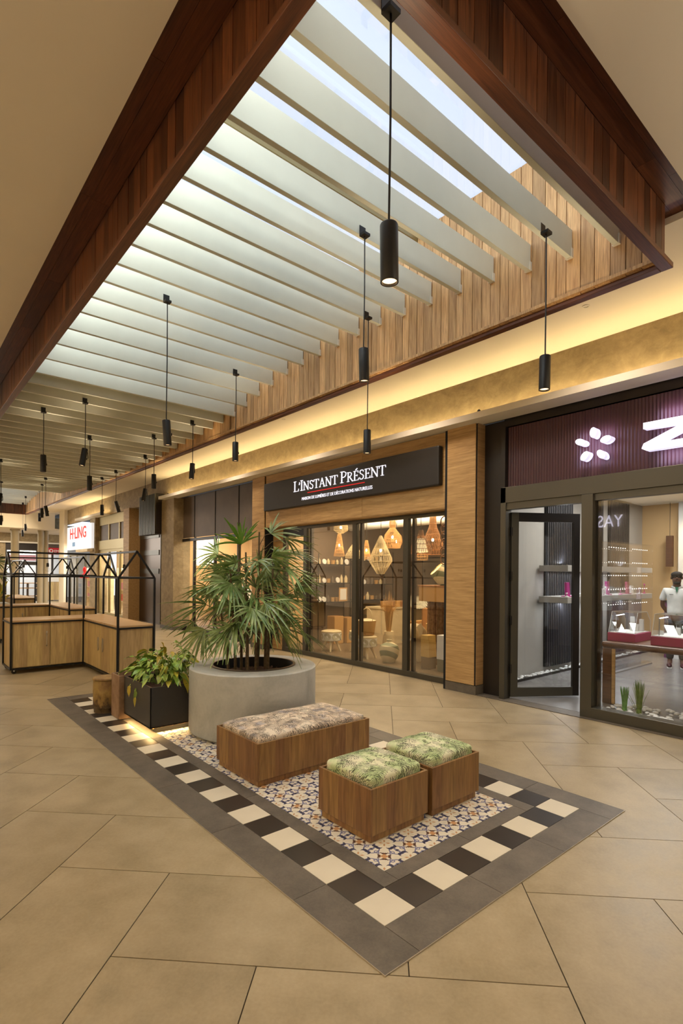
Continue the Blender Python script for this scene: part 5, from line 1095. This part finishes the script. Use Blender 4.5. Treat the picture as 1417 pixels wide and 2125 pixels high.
# things behind the panelled front
t = thing('panel_shop_display', 'pale display counter with parcels behind the brown panelled front', 'counter', (6.3, 10.6, .012)); box('counter', 'wall_tan', 5.6, 6.1, 9.2, 12.6, .012, .8, t); box('top', 'cream', 5.57, 6.13, 9.17, 12.63, .8, .84, t)
for k, (y, h) in enumerate(((9.6, .4), (10.3, .55), (11.0, .35), (11.7, .5), (12.3, .62))): tag(box('parcel', ('white', 'rust', 'white', 'cream', 'white')[k], 5.7, 5.95, y, y+.35, .842, .842+h, bevel=.01), ('first', 'second', 'third', 'fourth', 'fifth')[k]+' parcel from the right on the counter behind the brown panelled front', 'box')
for k, (y, z0_, z1_) in enumerate(((12.6, 1.2, 2.0), (11.3, 1.25, 2.3), (9.9, 1.1, 2.2))): tag(box('wall_poster', 'white', 7.16, 7.19, y-.55, y+.35, z0_, z1_), ('left', 'middle', 'right')[k]+' white poster on the rear wall behind the brown panelled front', 'poster')
# bright shops far along: stock glimpsed through the glass
cols = [(196, 60, 50), (226, 190, 90), (96, 150, 90), (120, 140, 190), (214, 130, 150), (230, 226, 210)]
for k, c in enumerate(cols): M['pk%d' % k] = plain('pack_colour', c, .6)
for nm, yy0, n in (('gold framed', 17.3, 10), ('bright', 21.6, 10)):
    rk = thing('stock_rack', 'cream stock rack of three shelves inside the far '+nm+' shop front', 'shelf', (5.35, yy0+1.4, .012))
    for y in (yy0-.04, yy0+2.9): box('side_panel', 'cream', 5.2, 5.5, y, y+.04, .012, 1.8, rk)
    for j, z in enumerate((.5, .95, 1.4)):
        box('shelf', 'cream', 5.2, 5.5, yy0, yy0+2.9, z-.03, z, rk)
        for k in range(n):
            y = yy0+.05+k*.28; h = rg.uniform(.12, .30); o = box('pack', 'pk%d' % rg.randrange(6), 5.22, 5.42, y, y+.2, z+.001, z+h)
            tag(o, ('first', 'second', 'third', 'fourth', 'fifth', 'sixth', 'seventh', 'eighth', 'ninth', 'tenth')[k]+' pack from the right, %s shelf, far %s shop' % (('low', 'middle', 'top')[j], nm), 'package', 'packs on the far stock shelves')
t = thing('red_lantern', 'red paper lantern shaped hanging ornament before the white sign', 'lantern', (3.95, 20.1, 1.4)); build('upper', MB().lathe([(0, .44), (.05, .40), (.07, .30), (.03, .2)], (3.95, 20.1, 1.4), 14), 'red', t, smooth=True); build('lower', MB().lathe([(.03, .2), (.10, .12), (.17, .02), (.16, 0), (0, 0)], (3.95, 20.1, 1.4), 16), 'red', t, smooth=True); build('stand', MB().tube([(3.95, 20.1, 0), (3.95, 20.1, 1.42)], .03, 8), 'white', t)
# ================================================================== THE MAN IN THE DARK SHOP
M['skin'] = plain('skin_brown', (92, 60, 44), .5); M['shirt'] = plain('white_polo', (214, 216, 212), .85, var=6, sc=12); M['trousers'] = plain('dark_trousers', (44, 42, 44), .8); M['hair'] = plain('black_hair', (22, 18, 16), .8); M['shoe'] = plain('maroon_shoe', (74, 30, 38), .5); M['collar_g'] = plain('green_placket', (40, 110, 84), .8)
man = thing('person', 'man in a white polo shirt and dark trousers standing with hands behind his back', 'person', (9.14, 1.60, .011))
def mir(v): return (-v[0], v[1], v[2])
# local frame: he faces -y
bv = [(0, .01, .96), (0, .01, 1.12), (0, .0, 1.28), (0, .0, 1.40), (0, .0, 1.475), (0, -.012, 1.545), (0, -.02, 1.60), (0, -.022, 1.665)]
br = [(.125, .09), (.11, .08), (.12, .08), (.115, .075), .056, .062, (.082, .092), (.078, .092)]
be = [(i, i+1) for i in range(7)]
for s in (1, -1):
    o_ = len(bv); bv += [(s*.175, .01, 1.405), (s*.215, .04, 1.26), (s*.225, .07, 1.13), (s*.15, .13, 1.02), (s*.06, .165, .94), (s*.02, .17, .90)]; br += [.050, .044, .040, .036, .028, .034]
    be += [(3, o_)]+[(o_+i, o_+i+1) for i in range(5)]
    o_ = len(bv); bv += [(s*.085, .0, .90), (s*.095, -.005, .50), (s*.10, .01, .10), (s*.105, -.10, .045), (s*.11, -.15, .035)]; br += [.09, .06, .042, .034, .026]
    be += [(0, o_)]+[(o_+i, o_+i+1) for i in range(4)]
body = skin('body', bv, be, br, 'skin', man)
for s in (1, -1):
    h = MB()
    for k in range(4): h.tube([(s*(.03-.018*k), .175, .905-.004*k), (s*(.0-.022*k), .185, .865+.004*k), (s*(-.01-.022*k), .17, .835+.006*k)], [.0095, .009, .007], 6)
    h.tube([(s*.05, .17, .91), (s*.045, .15, .88), (s*.03, .145, .86)], [.011, .010, .008], 6); o = build('fingers', h, 'skin', None, smooth=True); o.parent = body
nose = build('nose', MB().ball((0, -.122, 1.640), (.018, .022, .024), 8, 6), 'skin', None, smooth=True); nose.parent = body
for s in (1, -1):
    for nm, mb, m_ in (('eye', MB().ball((s*.030, -.104, 1.672), (.010, .005, .004), 8, 6), 'white'), ('pupil', MB().ball((s*.030, -.113, 1.672), (.006, .004, .006), 8, 5), 'hair'), ('eyebrow', MB().box(s*.030-.017, s*.030+.017, -.115, -.103, 1.690, 1.697), 'hair'), ('ear', MB().ball((s*.090, -.01, 1.65), (.010, .018, .028), 8, 6), 'skin')):
        o = build(nm, mb, m_, None, smooth=nm != 'eyebrow'); o.parent = body
o = build('mouth', MB().ball((0, -.112, 1.598), (.026, .009, .008), 10, 6), 'lips' if 'lips' in M else plain('lips', (110, 60, 52), .5), None, smooth=True); o.parent = body
o = build('moustache', MB().box(-.026, .026, -.118, -.104, 1.608, 1.617), 'hair', None, bevel=.003); o.parent = body
o = build('beard', MB().ball((0, -.082, 1.562), (.056, .042, .032), 12, 8), 'hair', None, smooth=True); o.parent = body
hr = MB().ball((0, .008, 1.712), (.096, .104, .060), 16, 10); hr.ball((0, .035, 1.67), (.093, .085, .088), 14, 8); o = build('hair', hr, 'hair', None, smooth=True); o.parent = man
sv = [(0, .01, .94), (0, .01, 1.05), (0, .01, 1.18), (0, .0, 1.30), (0, .0, 1.405), (0, .0, 1.46)]; sr = [(.170, .125), (.165, .12), (.165, .118), (.175, .12), (.165, .11), (.085, .075)]; se = [(i, i+1) for i in range(5)]
for s in (1, -1): o_ = len(sv); sv += [(s*.175, .01, 1.415), (s*.215, .03, 1.30), (s*.228, .05, 1.22)]; sr += [.066, .062, .064]; se += [(4, o_), (o_, o_+1), (o_+1, o_+2)]
skin('polo_shirt', sv, se, sr, 'shirt', man)
col = MB()
for s in (1, -1): col.prism([(0, 0), (.085, .035), (.075, .065), (.02, .035)], 0, .012, lambda u, v, d: (s*(u+.004), -.088-d+u*.75, 1.445+v))
o = build('collar', col, 'shirt', None); o.parent = man
o = build('placket', MB().prism([(-.028, .055), (.028, .055), (.0, -.055)], 0, .01, lambda u, v, d: (u, -.108-d, 1.43+v)), 'collar_g', None); o.parent = man
o = build('chest_badge', MB().box(-.115, -.055, -.122, -.112, 1.345, 1.353), 'hair', None); o.parent = man
tv = [(0, .01, .97)]; tr = [(.155, .115)]; te = []
for s in (1, -1): o_ = len(tv); tv += [(s*.088, .005, .86), (s*.095, -.0, .50), (s*.10, .008, .13)]; tr += [.105, .078, .066]; te += [(0, o_), (o_, o_+1), (o_+1, o_+2)]
skin('trousers', tv, te, tr, 'trousers', man)
for s in (1, -1):
    mb = MB().ball((s*.105, -.065, .045), (.046, .135, .045), 14, 8); mb.v = [(x, y, max(.0, z)) for (x, y, z) in mb.v]; sh_ = build('shoe', mb, 'shoe', None, smooth=True); sh_.parent = man
    for k in range(3): o = build('stripe', MB().bar((s*.105+.046*1, -.10+.03*k, .035), (s*.105+.030, -.085+.03*k, .075), .010, .006), 'white', None); o.parent = sh_
    o = build('sole', MB().box(s*.105-.042, s*.105+.042, -.19, .06, 0, .014), 'white', None, bevel=.006); o.parent = sh_
man.rotation_euler = (0, 0, math.radians(-72)); man.scale = (.99, .99, .99)
